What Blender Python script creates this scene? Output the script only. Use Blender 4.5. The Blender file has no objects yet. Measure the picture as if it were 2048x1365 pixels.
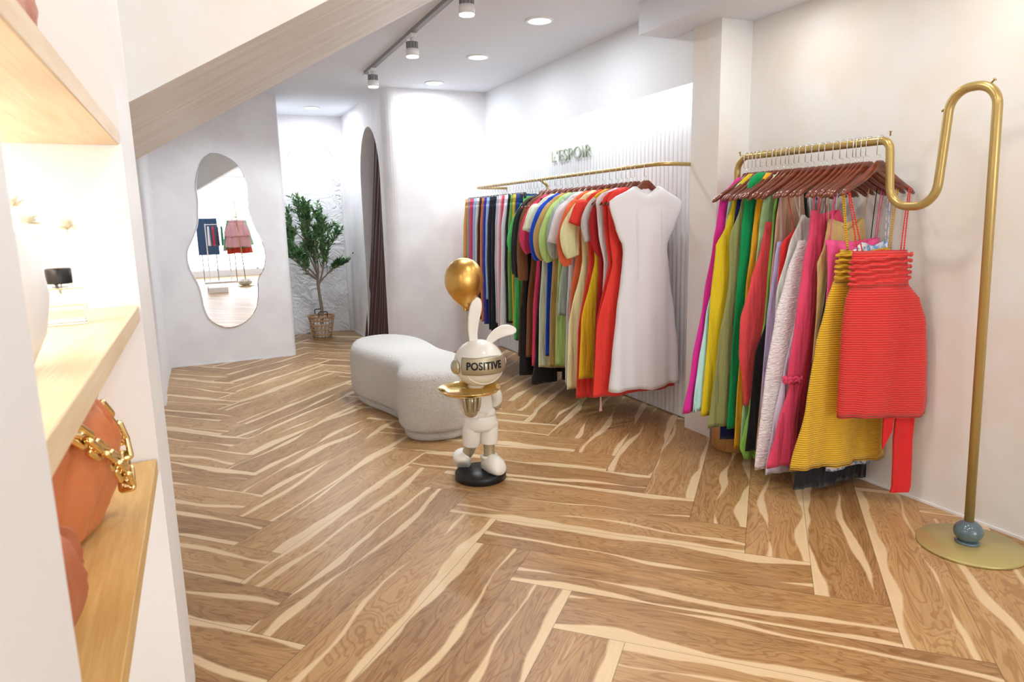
import bpy, bmesh, math, random
from mathutils import Vector, Matrix, noise as mnoise
S = bpy.context.scene
C = S.collection
PI = math.pi
random.seed(7)

# ------------------------------------------------------------------ camera
H = 1.262
cam = bpy.data.cameras.new('camera'); camo = bpy.data.objects.new('camera', cam); C.objects.link(camo)
PIT, ROL, YAW = .1773, -.0225, PI/4-.3578
cy, sy = math.cos(YAW), math.sin(YAW)
fwd = Vector((sy*math.cos(PIT), cy*math.cos(PIT), -math.sin(PIT)))
right = Vector((cy, -sy, 0)); up = right.cross(fwd)
r_ = right*math.cos(ROL)+up*math.sin(ROL); u_ = up*math.cos(ROL)-right*math.sin(ROL)
M = Matrix((r_, u_, -fwd)).transposed().to_4x4(); M.translation = Vector((0, 0, H))
camo.matrix_world = M
cam.sensor_width = 36; cam.lens = 36*1366.3/2048; cam.clip_start = .02
cam.dof.use_dof = True; cam.dof.focus_distance = 3.6; cam.dof.aperture_fstop = 9
S.camera = camo
# ------------------------------------------------------------------ light and exposure
S.view_settings.view_transform = 'Standard'; S.view_settings.look = 'None'
S.view_settings.gamma = 1; S.view_settings.use_curve_mapping = False
S.view_settings.exposure = 0.47
wd = bpy.data.worlds.new('world'); S.world = wd; wd.use_nodes = True
wd.node_tree.nodes['Background'].inputs[0].default_value = (.88, .94, 1, 1)
wd.node_tree.nodes['Background'].inputs[1].default_value = 1.1

def area(name, loc, size, energy, col=(1, 1, 1), rot=(0, 0, 0), sy_=None, spread=PI, disk=False):
    l = bpy.data.lights.new(name, 'AREA'); l.energy = energy; l.color = col; l.size = size; l.spread = spread
    if disk: l.shape = 'DISK'
    if sy_: l.shape = 'RECTANGLE'; l.size_y = sy_
    o = bpy.data.objects.new(name, l); o.location = loc; o.rotation_euler = rot; C.objects.link(o); return o
# daylight through the shop front behind the camera
area('daylight', (1.2, -4.75, 1.3), 3.4, 88, (.92, .96, 1), (PI/2, 0, 0), 2.2)
WARM = (1, .965, .90); COOL = (.90, .95, 1)
for p in ((.55, .6), (1.6, .6), (.55, 1.9), (1.6, 1.9), (1.4, -1.5)):       # ceiling lamps above and behind the camera
    area('ceiling_lamp_light', (p[0], p[1], 2.40 if p[1] < 1.5 else 2.40), .22, 5.2, WARM, disk=True)
for p in ((2.50, 1.55), (2.50, .4), (2.5, 2.5)):
    area('soffit_lamp_light', (2.42, p[1], 2.25), .14, 1.9, WARM, disk=True)

# ------------------------------------------------------------------ materials
def mat(name, col, rough=.6, metal=0, spec=.5, bump=None, var=None, sheen=0, trans=0, ior=1.45, emit=None, es=0, coat=0, sss=0):
    m = bpy.data.materials.new(name); m.use_nodes = True
    n = m.node_tree.nodes; l = m.node_tree.links; b = n['Principled BSDF']
    b.inputs['Base Color'].default_value = (*col, 1); b.inputs['Roughness'].default_value = rough
    b.inputs['Metallic'].default_value = metal; b.inputs['Specular IOR Level'].default_value = spec
    b.inputs['Sheen Weight'].default_value = sheen; b.inputs['Transmission Weight'].default_value = trans
    b.inputs['IOR'].default_value = ior; b.inputs['Coat Weight'].default_value = coat
    if emit: b.inputs['Emission Color'].default_value = (*emit, 1); b.inputs['Emission Strength'].default_value = es
    if bump or var:
        tc = n.new('ShaderNodeTexCoord')
    if bump:
        sc, st, dist = bump[:3]; nz = n.new('ShaderNodeTexNoise'); nz.inputs['Scale'].default_value = sc
        nz.inputs['Detail'].default_value = 3; mp = n.new('ShaderNodeMapping')
        if len(bump) > 3: mp.inputs['Scale'].default_value = bump[3]
        l.new(tc.outputs['Object'], mp.inputs[0]); l.new(mp.outputs[0], nz.inputs['Vector'])
        bp = n.new('ShaderNodeBump'); bp.inputs['Strength'].default_value = st; bp.inputs['Distance'].default_value = dist
        l.new(nz.outputs['Fac'], bp.inputs['Height']); l.new(bp.outputs[0], b.inputs['Normal'])
    if var:   # (scale, colour2, lo, hi[, mapping scale])
        nz = n.new('ShaderNodeTexNoise'); nz.inputs['Scale'].default_value = var[0]; nz.inputs['Detail'].default_value = 5
        mp = n.new('ShaderNodeMapping')
        if len(var) > 4: mp.inputs['Scale'].default_value = var[4]
        l.new(tc.outputs['Object'], mp.inputs[0]); l.new(mp.outputs[0], nz.inputs['Vector'])
        cr = n.new('ShaderNodeValToRGB'); cr.color_ramp.elements[0].position = var[2]; cr.color_ramp.elements[1].position = var[3]
        cr.color_ramp.elements[0].color = (*col, 1); cr.color_ramp.elements[1].color = (*var[1], 1)
        l.new(nz.outputs['Fac'], cr.inputs[0]); l.new(cr.outputs[0], b.inputs['Base Color'])
    return m

M_wall = mat('wall_plaster', (.80, .755, .71), .75, spec=.2, bump=(14, .2, .01), var=(3.0, (.81, .81, .80), .40, .58))
M_wallc = mat('pale_plaster', (.80, .78, .80), .7, spec=.25, bump=(10, .15, .01), var=(3.2, (.86, .86, .87), .38, .62))
M_white = mat('white_paint', (.83, .85, .88), .6, spec=.3)
M_ceil = mat('ceiling_paint', (.79, .82, .88), .8, spec=.2)
M_brush = mat('brushed_plaster', (.76, .72, .68), .5, spec=.4, bump=(9, .35, .01, (1, 9, 1)), var=(3, (.86, .84, .83), .35, .65, (.8, 8, .8)))
M_rough = mat('trowelled_plaster', (.85, .86, .88), .7, spec=.3)
M_trim = mat('trim_paint', (.84, .84, .86), .45)
M_brass = mat('satin_gold_paint', (.50, .36, .13), .30, metal=.55, spec=.6)
M_gold = mat('gold_metal', (.70, .42, .12), .33, metal=1)
M_goldt = mat('tray_gold', (.80, .58, .22), .14, metal=1)
M_gpaint = mat('champagne_paint', (.50, .45, .31), .32, metal=.6)
M_chain = mat('chain_gold', (.95, .76, .36), .12, metal=1)
M_chrome = mat('chrome', (.75, .75, .76), .12, metal=1)
M_black = mat('black_plastic', (.012, .012, .014), .35)
M_hanger = mat('mahogany_wood', (.12, .022, .010), .18, spec=.6, coat=.5, var=(4, (.24, .055, .022), .35, .7, (1, 1, 9)))
M_clip = mat('dark_clip', (.05, .05, .055), .3)
M_shelf = mat('oak_board', (.72, .54, .33), .38, var=(3, (.82, .67, .46), .3, .7, (24, 2, 24)), bump=(5, .15, .004, (40, 2, 40)))
M_shelf_dim = mat('oak_board_dim', (.56, .34, .11), .38, var=(3, (.70, .47, .19), .3, .7, (24, 2, 24)), bump=(5, .15, .004, (40, 2, 40)))  # same oak; dimmer light on the low shelf put into the colour
M_cyl = mat('oak_drum', (.44, .21, .06), .4, var=(4, (.56, .30, .11), .3, .7, (8, 8, 1)))
M_porc = mat('bunny_white', (.86, .83, .76), .28, spec=.5, coat=.2)
M_ceram = mat('white_ceramic', (.85, .85, .86), .35)
M_ball = mat('blue_grey_lacquer', (.10, .15, .18), .15, coat=.5)
M_discm = mat('olive_gold_plate', (.50, .42, .17), .28, metal=.3)
M_boucle = mat('boucle', (.83, .79, .72), .95, sheen=.6, spec=.1, bump=(150, 1.0, .02), var=(190, (.93, .90, .86), .4, .6))
M_leather = mat('orange_leather', (.62, .20, .075), .42, spec=.4, bump=(22, .5, .008))
M_leather2 = mat('brown_leather', (.46, .15, .07), .45, spec=.4, bump=(22, .4, .006))
M_pinkbag = mat('pink_brown_leather', (.55, .26, .19), .5, bump=(90, .6, .004))
def mirror_mat():
    m = mat('mirror', (.93, .95, .97), 0.0, metal=1); return m
M_mirror = mirror_mat()
M_glass = mat('glass', (1, 1, 1), .02, trans=1, ior=1.14)
M_liquid = mat('clear_oil', (.97, .95, .85), .02, trans=1, ior=1.12)
M_curtain = mat('brown_velvet', (.075, .035, .030), .75, sheen=.4)
M_trunk = mat('olive_bark', (.20, .15, .10), .8, bump=(30, .6, .01), var=(20, (.30, .25, .19), .3, .7))
M_wicker = mat('wicker', (.42, .22, .09), .6, var=(60, (.60, .38, .20), .3, .7))
M_wickd = mat('dark_handle', (.06, .05, .05), .6)
M_sign = mat('sage_sign', (.30, .34, .25), .45)
M_lamp = mat('lamp_diffuser', (1, 1, 1), .5, emit=(1, .99, .97), es=9)
M_led = mat('led_strip', (1, 1, 1), .5, emit=(.95, .98, 1), es=7)
M_grey = mat('track_grey', (.30, .30, .31), .5)
M_lampb = mat('lamp_white', (.85, .85, .85), .4)
M_marble = mat('marble', (.72, .70, .64), .3, var=(6, (.25, .24, .22), .55, .7))
M_dried = mat('dried_flower', (.86, .83, .70), .8)

def leaf_mat():
    m = mat('olive_leaves', (.045, .15, .045), .42, var=(14, (.20, .36, .15), .4, .65)); return m
M_leaf = leaf_mat()

def rib_mat(name, col):
    m = mat(name, col, .65, sheen=.2)
    n = m.node_tree.nodes; l = m.node_tree.links; b = n['Principled BSDF']
    tc = n.new('ShaderNodeTexCoord'); w = n.new('ShaderNodeTexWave'); w.bands_direction = 'Z'; w.inputs['Scale'].default_value = 32
    w.inputs['Distortion'].default_value = .6; w.inputs['Detail'].default_value = 1
    l.new(tc.outputs['Object'], w.inputs['Vector'])
    bp = n.new('ShaderNodeBump'); bp.inputs['Strength'].default_value = .8; bp.inputs['Distance'].default_value = .006
    l.new(w.outputs['Fac'], bp.inputs['Height']); l.new(bp.outputs[0], b.inputs['Normal']); return m

_fab = {}
def fab(col, rough=.7):
    k = tuple(col)
    if k not in _fab:
        _fab[k] = mat('fabric', col, rough, sheen=.15, spec=.25, bump=(9, .9, .045, (1.6, 1.6, .28)))
    return _fab[k]

def floor_mat():
    m = bpy.data.materials.new('herringbone_planks'); m.use_nodes = True
    n = m.node_tree.nodes; l = m.node_tree.links; b = n['Principled BSDF']
    def math_(op, a, b2=None, c=None, clamp=False):
        q = n.new('ShaderNodeMath'); q.operation = op; q.use_clamp = clamp
        for i, v in enumerate((a, b2, c)):
            if v is None: continue
            if isinstance(v, (int, float)): q.inputs[i].default_value = v
            else: l.new(v, q.inputs[i])
        return q.outputs[0]
    def rng(v, a, b2, c=0, d=1):
        q = n.new('ShaderNodeMapRange'); q.interpolation_type = 'SMOOTHSTEP'; l.new(v, q.inputs[0])
        for i, x in enumerate((a, b2, c, d)):
            q.inputs[i+1].default_value = x
        return q.outputs[0]
    uv = n.new('ShaderNodeUVMap'); uv.uv_map = 'plank'; sp = n.new('ShaderNodeSeparateXYZ'); l.new(uv.outputs[0], sp.inputs[0])
    at = n.new('ShaderNodeUVMap'); at.uv_map = 'seed'; sa = n.new('ShaderNodeSeparateXYZ'); l.new(at.outputs[0], sa.inputs[0])
    U, V = sp.outputs[0], sp.outputs[1]; R, Q = sa.outputs[0], sa.outputs[1]
    def nz(sx, sv, soff, scale=1, detail=3, rough=.5, dist=0):
        cb = n.new('ShaderNodeCombineXYZ')
        l.new(math_('MULTIPLY', U, sx), cb.inputs[0]); l.new(math_('MULTIPLY', V, sv), cb.inputs[1]); l.new(math_('MULTIPLY', R, soff), cb.inputs[2])
        t = n.new('ShaderNodeTexNoise'); t.inputs['Scale'].default_value = scale; t.inputs['Detail'].default_value = detail
        t.inputs['Roughness'].default_value = rough; t.inputs['Distortion'].default_value = dist
        l.new(cb.outputs[0], t.inputs['Vector']); return t.outputs['Fac']
    w1 = nz(.95, .01, 91, detail=2); w2 = nz(1.5, .01, 47, detail=2); w3 = nz(9, 30, 23, detail=3)
    fine = math_('MULTIPLY', math_('SUBTRACT', w3, .5), .05)
    v = math_('ADD', math_('MULTIPLY', V, 1/.228), fine)
    c1 = math_('ADD', math_('ADD', math_('MULTIPLY', Q, .62), .02), math_('MULTIPLY', math_('SUBTRACT', w1, .5), 1.3))
    d1 = math_('ABSOLUTE', math_('SUBTRACT', v, c1)); h1 = math_('MAXIMUM', math_('MULTIPLY', math_('SUBTRACT', w2, .36), .42), -.02)
    s1 = math_('MULTIPLY', math_('SUBTRACT', h1, d1), 30, clamp=True)
    c2 = math_('ADD', 1.0, math_('MULTIPLY', math_('SUBTRACT', w2, .52), .85))
    s2 = math_('MULTIPLY', math_('SUBTRACT', v, math_('SUBTRACT', c2, .10)), 30, clamp=True)
    sap = math_('MAXIMUM', s1, s2)
    g1 = nz(1.5, 8, 55, detail=3, dist=.9)
    ring = math_('SINE', math_('MULTIPLY', g1, 120)); ring = rng(ring, .1, 1)
    g2 = nz(6, 90, 11, detail=4, rough=.65)
    cr = n.new('ShaderNodeValToRGB'); e = cr.color_ramp.elements
    e[0].position = .25; e[0].color = (.285, .150, .060, 1); e[1].position = .78; e[1].color = (.58, .365, .165, 1)
    k = cr.color_ramp.elements.new(.5); k.color = (.455, .265, .110, 1)
    mixv = math_('ADD', math_('MULTIPLY', g1, .45), math_('MULTIPLY', g2, .55)); mixv = math_('ADD', mixv, math_('MULTIPLY', math_('SUBTRACT', R, .5), .22))
    l.new(mixv, cr.inputs[0])
    dk = n.new('ShaderNodeMixRGB'); dk.blend_type = 'MULTIPLY'; l.new(math_('MULTIPLY', ring, .55), dk.inputs[0]); l.new(cr.outputs[0], dk.inputs[1]); dk.inputs[2].default_value = (.62, .45, .32, 1)
    sc = n.new('ShaderNodeValToRGB'); sc.color_ramp.elements[0].color = (.68, .48, .27, 1); sc.color_ramp.elements[1].color = (.82, .64, .40, 1); l.new(g2, sc.inputs[0])
    mx = n.new('ShaderNodeMixRGB'); l.new(math_('MULTIPLY', sap, .93), mx.inputs[0]); l.new(dk.outputs[0], mx.inputs[1]); l.new(sc.outputs[0], mx.inputs[2])
    # bevelled seam between planks
    LL = 5.402*.228
    ed = math_('MINIMUM', math_('MINIMUM', U, math_('SUBTRACT', LL, U)), math_('MINIMUM', V, math_('SUBTRACT', .228, V)))
    seam = rng(ed, .0004, .0022, .5, 1)
    fm = n.new('ShaderNodeMixRGB'); fm.blend_type = 'MULTIPLY'; fm.inputs[0].default_value = 1; l.new(mx.outputs[0], fm.inputs[1]); l.new(seam, fm.inputs[2])
    l.new(fm.outputs[0], b.inputs['Base Color'])
    b.inputs['Roughness'].default_value = .34; b.inputs['Specular IOR Level'].default_value = .45
    bp = n.new('ShaderNodeBump'); bp.inputs['Strength'].default_value = .12; bp.inputs['Distance'].default_value = .002
    l.new(math_('ADD', g2, seam), bp.inputs['Height']); l.new(bp.outputs[0], b.inputs['Normal'])
    return m

# ------------------------------------------------------------------ helpers
def obj(name, bm, m=None, parent=None, smooth=False, loc=None, rz=0):
    me = bpy.data.meshes.new(name); bm.normal_update(); bm.to_mesh(me); bm.free()
    if smooth:
        for p in me.polygons: p.use_smooth = True
    if m:
        for q in (m if isinstance(m, (list, tuple)) else [m]): me.materials.append(q)
    o = bpy.data.objects.new(name, me); C.objects.link(o)
    if parent: o.parent = parent
    if loc: o.location = loc
    o.rotation_euler.z = rz
    return o
def tag(o, label=None, cat=None, group=None, kind=None):
    if label: o['label'] = label
    if cat: o['category'] = cat
    if group: o['group'] = group
    if kind: o['kind'] = kind
    return o
def thing(name, label, cat, loc=(0, 0, 0), rz=0, group=None):
    o = bpy.data.objects.new(name, None); o.location = loc; o.rotation_euler.z = rz; C.objects.link(o)
    o.empty_display_size = .1
    return tag(o, label, cat, group)
def struct(name, bm, m, label=None, smooth=False):
    return tag(obj(name, bm, m, None, smooth), label, kind='structure')
def box(bm, x0, x1, y0, y1, z0, z1):
    vs = [bm.verts.new(p) for p in ((x0, y0, z0), (x1, y0, z0), (x1, y1, z0), (x0, y1, z0), (x0, y0, z1), (x1, y0, z1), (x1, y1, z1), (x0, y1, z1))]
    for f in ((3, 2, 1, 0), (4, 5, 6, 7), (0, 1, 5, 4), (1, 2, 6, 5), (2, 3, 7, 6), (3, 0, 4, 7)): bm.faces.new([vs[i] for i in f])
    return bm
def bx(*a): return box(bmesh.new(), *a)
def bevel(bm, w, seg=3):
    bmesh.ops.bevel(bm, geom=list(bm.edges), offset=w, segments=seg, profile=.5, affect='EDGES'); return bm
def prism(bm, pts, z0, z1):
    a = [bm.verts.new((p[0], p[1], z0)) for p in pts]; b = [bm.verts.new((p[0], p[1], z1)) for p in pts]; n = len(pts)
    bm.faces.new(a[::-1]); bm.faces.new(b)
    for i in range(n): bm.faces.new((a[i], a[(i+1) % n], b[(i+1) % n], b[i]))
    return bm
def rings(bm, rr, cap0=True, cap1=True, closed=True):
    L = [[bm.verts.new(p) for p in r] for r in rr]
    for a, b in zip(L[:-1], L[1:]):
        n = len(a)
        for i in range(n if closed else n-1):
            bm.faces.new((a[i], a[(i+1) % n], b[(i+1) % n], b[i]))
    if cap0: bm.faces.new(L[0][::-1])
    if cap1: bm.faces.new(L[-1])
    return bm
def lathe(bm, prof, c=(0, 0, 0), n=32, cap0=True, cap1=True):
    return rings(bm, [[(c[0]+r*math.cos(2*PI*i/n), c[1]+r*math.sin(2*PI*i/n), c[2]+z) for i in range(n)] for r, z in prof], cap0, cap1)
def tube(bm, pts, rad, n=10, cap=True):
    pts = [Vector(p) for p in pts]; N = len(pts)
    rad = rad if isinstance(rad, (list, tuple)) else [rad]*N
    T = [(pts[min(i+1, N-1)]-pts[max(i-1, 0)]).normalized() for i in range(N)]
    ref = Vector((0, 0, 1)) if abs(T[0].z) < .9 else Vector((1, 0, 0))
    nrm = (ref-T[0]*ref.dot(T[0])).normalized(); rr = []
    for i in range(N):
        nrm = (nrm-T[i]*nrm.dot(T[i])).normalized(); bn = T[i].cross(nrm)
        rr.append([pts[i]+(nrm*math.cos(2*PI*k/n)+bn*math.sin(2*PI*k/n))*rad[i] for k in range(n)])
    return rings(bm, rr, cap, cap)
def spline(pts, k=8):
    pts = [Vector(p) for p in pts]; out = []
    P = [pts[0]*2-pts[1]]+pts+[pts[-1]*2-pts[-2]]
    for i in range(1, len(P)-2):
        for j in range(k):
            t = j/k; a, b, c, d = P[i-1], P[i], P[i+1], P[i+2]
            out.append(.5*((2*b)+(c-a)*t+(2*a-5*b+4*c-d)*t*t+(3*b-a-3*c+d)*t**3))
    out.append(pts[-1]); return out
def fillet(pts, r, k=7):
    """polyline with rounded corners; r per inner corner"""
    pts = [Vector(p) for p in pts]; out = [pts[0]]
    for i in range(1, len(pts)-1):
        a, b, c = pts[i-1], pts[i], pts[i+1]; rr = r[i-1] if isinstance(r, (list, tuple)) else r
        u = (a-b).normalized(); v = (c-b).normalized(); ang = u.angle(v); d = rr/math.tan(ang/2)
        p0 = b+u*d; p1 = b+v*d; cen = b+(u+v).normalized()*(rr/math.sin(ang/2))
        e0 = p0-cen; e1 = p1-cen; th = e0.angle(e1)
        for j in range(k+1):
            t = j/k; out.append(cen+(e0*math.sin((1-t)*th)+e1*math.sin(t*th))/math.sin(th))
    out.append(pts[-1]); return out
def ellipsoid(bm, c, r, rot=None, nu=24, nv=14, fn=None):
    mt = Matrix.Translation(Vector(c)) @ (rot.to_4x4() if rot else Matrix()) @ Matrix.Diagonal((*r, 1))
    q = bmesh.ops.create_uvsphere(bm, u_segments=nu, v_segments=nv, radius=1)
    for v in q['verts']:
        p = v.co.copy()
        if fn: p = fn(p)
        v.co = mt @ p
    return bm
def text_mesh(body, size, depth, bold=0, xs=1):
    cu = bpy.data.curves.new('lettering', 'FONT'); cu.body = body; cu.size = size; cu.extrude = depth; cu.offset = bold
    cu.align_x = 'CENTER'; cu.align_y = 'CENTER'; cu.space_character = 1.05
    o = bpy.data.objects.new('lettering', cu); C.objects.link(o); dg = bpy.context.evaluated_depsgraph_get()
    me = bpy.data.meshes.new_from_object(o.evaluated_get(dg)); C.objects.unlink(o); bpy.data.objects.remove(o)
    bm = bmesh.new(); bm.from_mesh(me)
    for v in bm.verts: v.co.x *= xs
    return bm

# ------------------------------------------------------------------ floor
W = .228; LN = 5.402
def uvw(u, v):
    du, dv = (u-4.5454)*W, (v+11.141)*W; s = math.sqrt(.5)
    return ((du+dv)*s, (-du+dv)*s)
bm = bmesh.new(); uvl = bm.loops.layers.uv.new('plank'); sdl = bm.loops.layers.uv.new('seed')
def plank(u0, v0, lu, lv):
    cs = [(u0, v0), (u0+lu, v0), (u0+lu, v0+lv), (u0, v0+lv)]; w = [uvw(*c) for c in cs]
    if max(p[0] for p in w) < -1 or min(p[0] for p in w) > 3.3 or max(p[1] for p in w) < -5 or min(p[1] for p in w) > 8.5: return
    f = bm.faces.new([bm.verts.new((p[0], p[1], 0)) for p in w]); r, q = random.random(), random.random(); fl_ = random.random() < .5; fu = random.random() < .5
    for lp, c in zip(f.loops, cs):
        a, b = c[0]-u0, c[1]-v0
        if lu < lv: a, b = b, a
        a *= W; b *= W
        if fl_: b = W-b
        if fu: a = LN*W-a
        lp[uvl].uv = (a, b); lp[sdl].uv = (r, q)
for j in range(-6, 7):
    for k in range(-60, 60):
        plank(k-j*LN, -k-1-j*LN, LN, 1)
        plank(k-1-j*LN, -k-LN-j*LN, 1, LN)
for co, no in (((-.9, 0, 0), (-1, 0, 0)), ((3.05, 0, 0), (1, 0, 0)), ((0, -5, 0), (0, -1, 0)), ((0, 8.2, 0), (0, 1, 0))):
    bmesh.ops.bisect_plane(bm, geom=list(bm.verts)+list(bm.edges)+list(bm.faces), plane_co=co, plane_no=no, clear_outer=True)
for f in bm.faces:
    if f.normal.z < 0: f.normal_flip()
struct('floor', bm, floor_mat(), 'herringbone floor of brown and cream wood planks')

# ------------------------------------------------------------------ room shell
CZ = 2.43
struct('ceiling', bx(-.9, 3.05, -5, 8.2, CZ, CZ+.1), M_ceil, 'flat white ceiling with round downlights')
struct('trim_1', bx(2.375, 2.95, -5, 3.40, 2.26, CZ), M_ceil, 'lowered white ceiling soffit above the right wall')
struct('wall_right', bx(2.79, 2.95, -5, 2.956, 0, 2.26), M_wall, 'mottled cream plaster wall behind the free standing rack')
struct('trim_2', bx(2.58, 2.95, 2.956, 3.18, 0, 2.26), M_wall, 'plaster pilaster between the fluted panel and the right wall')
struct('wall_right', bx(2.60, 2.95, 3.18, 6.2, 1.985, CZ), M_white, 'plain white upper wall over the fluted panel')
# fluted panel
bm = bmesh.new(); y = 3.18; prof = []
pitch = .042
nfl = int((6.2-3.18)/pitch)+1
for i in range(nfl):
    for k in range(6):
        t = k/6; prof.append((2.695-.014*math.sin(PI*t)**.7 if 0 < t else 2.697, 3.18+(i+t)*pitch))
a = [bm.verts.new((p[0], p[1], .012)) for p in prof]; b = [bm.verts.new((p[0], p[1], 2.0)) for p in prof]
for i in range(len(prof)-1): bm.faces.new((a[i+1], a[i], b[i], b[i+1]))
box(bm, 2.70, 2.95, 3.18, 6.3, 0, 2.0)
struct('wall_right', bm, M_white, 'white vertically fluted wall panel', False)
struct('trim_3', bx(2.605, 2.675, 3.19, 6.19, 1.974, 1.984), M_led, 'light strip over the fluted panel')
area('cove_light', (2.64, 4.69, 1.970), .05, 4.6, (.93, .97, 1), (0, 0.25, 0), 2.9)
# wall facing the camera left of the fluted panel, with rounded corner, and the alcove wall with the arch
pts = [(2.95, 6.2), (2.95, 6.45)]
pts2 = [(1.80, 6.45), (1.80, 6.40), (1.62, 6.40)]
cor = [(1.74-.12*math.cos(t), 6.32-.12*math.sin(t)) for t in [PI/2*i/8 for i in range(9)]]
bm = bmesh.new(); prism(bm, pts+pts2+cor, 0, CZ)
struct('wall_back', bm, M_wallc, 'pale plaster wall behind the white bench')
# arched alcove wall (plane X = 1.62, thickness to 1.80), opening Y 6.43..7.27
Y0, Y1, ZT = 6.43, 7.24, 2.17; yc = (Y0+Y1)/2; ra = (Y1-Y0)/2; zs = ZT-ra*1.25
arc = [(yc-ra*math.cos(t), zs+ra*1.25*math.sin(t)) for t in [PI*i/24 for i in range(25)]]
bm = bmesh.new()
def wall_hole_X(bm, xa, xb, ya, yb, zt, hole):
    for x, flip in ((xa, 0), (xb, 1)):
        vs = {}
        def V(y, z):
            k = (round(y, 5), round(z, 5)); vs.setdefault(k, bm.verts.new((x, y, z))); return vs[k]
        def F(*p):
            q = [V(*c) for c in p]; bm.faces.new(q if not flip else q[::-1])
        F((ya, 0), (ya, zt), (hole[0][0], zt), (hole[0][0], hole[0][1]), (hole[0][0], 0))
        F((hole[-1][0], 0), (hole[-1][0], hole[-1][1]), (hole[-1][0], zt), (yb, zt), (yb, 0))
        for p, q in zip(hole[:-1], hole[1:]): F(p, (p[0], zt), (q[0], zt), q)
    pr = [(hole[0][0], 0)]+hole+[(hole[-1][0], 0)]
    for p, q in zip(pr[:-1], pr[1:]):
        bm.faces.new([bm.verts.new(c) for c in ((xa, p[0], p[1]), (xb, p[0], p[1]), (xb, q[0], q[1]), (xa, q[0], q[1]))])
wall_hole_X(bm, 1.62, 1.80, 6.40, 8.06, CZ, arc)
bmesh.ops.remove_doubles(bm, verts=bm.verts, dist=1e-4); bmesh.ops.recalc_face_normals(bm, faces=bm.faces)
struct('wall_back', bm, M_wallc, 'alcove side wall with the tall arched opening')
struct('wall_back', bx(2.5, 2.6, 6.45, 8.2, 0, CZ), M_wallc, 'far wall inside the curtained fitting room')
# back wall with arched textured niche
xc, ra, zt = 1.262, .318, 2.135; zs = zt-ra
arc = [(xc-ra*math.cos(t), zs+ra*math.sin(t)) for t in [PI*i/24 for i in range(25)]]
bm = bmesh.new(); vs = {}
def V(x, z): 
    k = (round(x, 5), round(z, 5)); vs.setdefault(k, bm.verts.new((x, 8.05, z))); return vs[k]
bm.faces.new([V(.7, 0), V(arc[0][0], 0), V(*arc[0]), V(arc[0][0], CZ), V(.7, CZ)])
bm.faces.new([V(arc[-1][0], 0), V(2.6, 0), V(2.6, CZ), V(arc[-1][0], CZ), V(*arc[-1])])
for p, q in zip(arc[:-1], arc[1:]): bm.faces.new([V(*p), V(*q), V(q[0], CZ), V(p[0], CZ)])
pr = [(arc[0][0], 0)]+arc+[(arc[-1][0], 0)]
for p, q in zip(pr[:-1], pr[1:]): bm.faces.new([bm.verts.new(c) for c in ((p[0], 8.05, p[1]), (p[0], 8.14, p[1]), (q[0], 8.14, q[1]), (q[0], 8.05, q[1]))])
bmesh.ops.remove_doubles(bm, verts=bm.verts, dist=1e-4)
struct('wall_back', bm, M_wallc, 'pale end wall with the arched niche')
# trowelled plaster relief inside the niche
bm = bmesh.new(); nx, nz_ = 120, 340; g = []
for j in range(nz_+1):
    row = []
    for i in range(nx+1):
        x = .90+.72*i/nx; z = 2.2*j/nz_
        s = Vector((x*6.0+.9*mnoise.noise(Vector((x*9, z*9, 3))), z*11+x*5+1.2*mnoise.noise(Vector((x*6, z*6, 9))), 1.7))
        h = mnoise.noise(s); h2 = mnoise.noise(s*2.3+Vector((9, 2, 0))); 
        cell = mnoise.noise(Vector((x*4, z*4, 5))); ridge = (h-math.floor(h*4)/4)*.060*(.6+cell)+max(0, 1-abs(h2)*8)*.010*max(0, cell+.3)+.006*h
        row.append(bm.verts.new((x, 8.125-ridge, z)))
    g.append(row)
for j in range(nz_):
    for i in range(nx): bm.faces.new((g[j][i], g[j][i+1], g[j+1][i+1], g[j+1][i]))
struct('trim_4', bm, M_rough, 'rough trowelled white plaster inside the arched niche', True)
area('niche_light', (1.262, 8.06, 2.14), .05, 1.3, (.95, .98, 1), (.5, 0, 0), .1)
# mirror wall
MY = lambda x: 6.79+.0166*(x+.3)
cr_ = [(.80-.06+.06*math.sin(t), MY(.8)+.06-.06*math.cos(t)) for t in [PI/2*i/6 for i in range(7)]]
bm = bmesh.new(); prism(bm, [(-.45, MY(-.45))]+cr_+[(.80, 8.2), (-.45, 8.2)], 0, CZ)
struct('wall_left', bm, M_wallc, 'pale plaster wall carrying the wavy mirror')
struct('wall_left', bx(-.60, -.318, 1.97, 5.335, 0, CZ), M_trim, 'left wall under the stair')
struct('trim_5', bx(-.60, -.293, 5.335, 5.58, 0, CZ), M_trim, 'white door jamb at the end of the left wall')
struct('wall_left', bx(-.60, -.302, 5.58, 6.47, 0, CZ), M_trim, 'recessed panel beside the mirror wall')
struct('trim_6', bx(-.60, -.296, 6.47, 6.80, 0, CZ), M_trim, 'narrow pilaster in the mirror wall corner')
for i, (a, b) in enumerate((((-.296, 6.779), (.75, 6.797)), ((2.78, -4.9), (2.78, 2.95)))):
    pass
bm = bmesh.new(); prism(bm, [(-.296, 6.785), (.742, 6.802), (.742, 6.808), (-.296, 6.791)], 0, .012)
struct('baseboard_left', bm, M_trim, 'thin white bead at the foot of the mirror wall')
struct('baseboard_right', bx(2.782, 2.79, -5, 2.95, 0, .010), M_trim, 'thin white bead at the foot of the right wall')
struct('baseboard_back', bx(1.612, 1.62, 7.27, 8.04, 0, .012), M_trim, 'thin white bead at the foot of the alcove wall')
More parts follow.
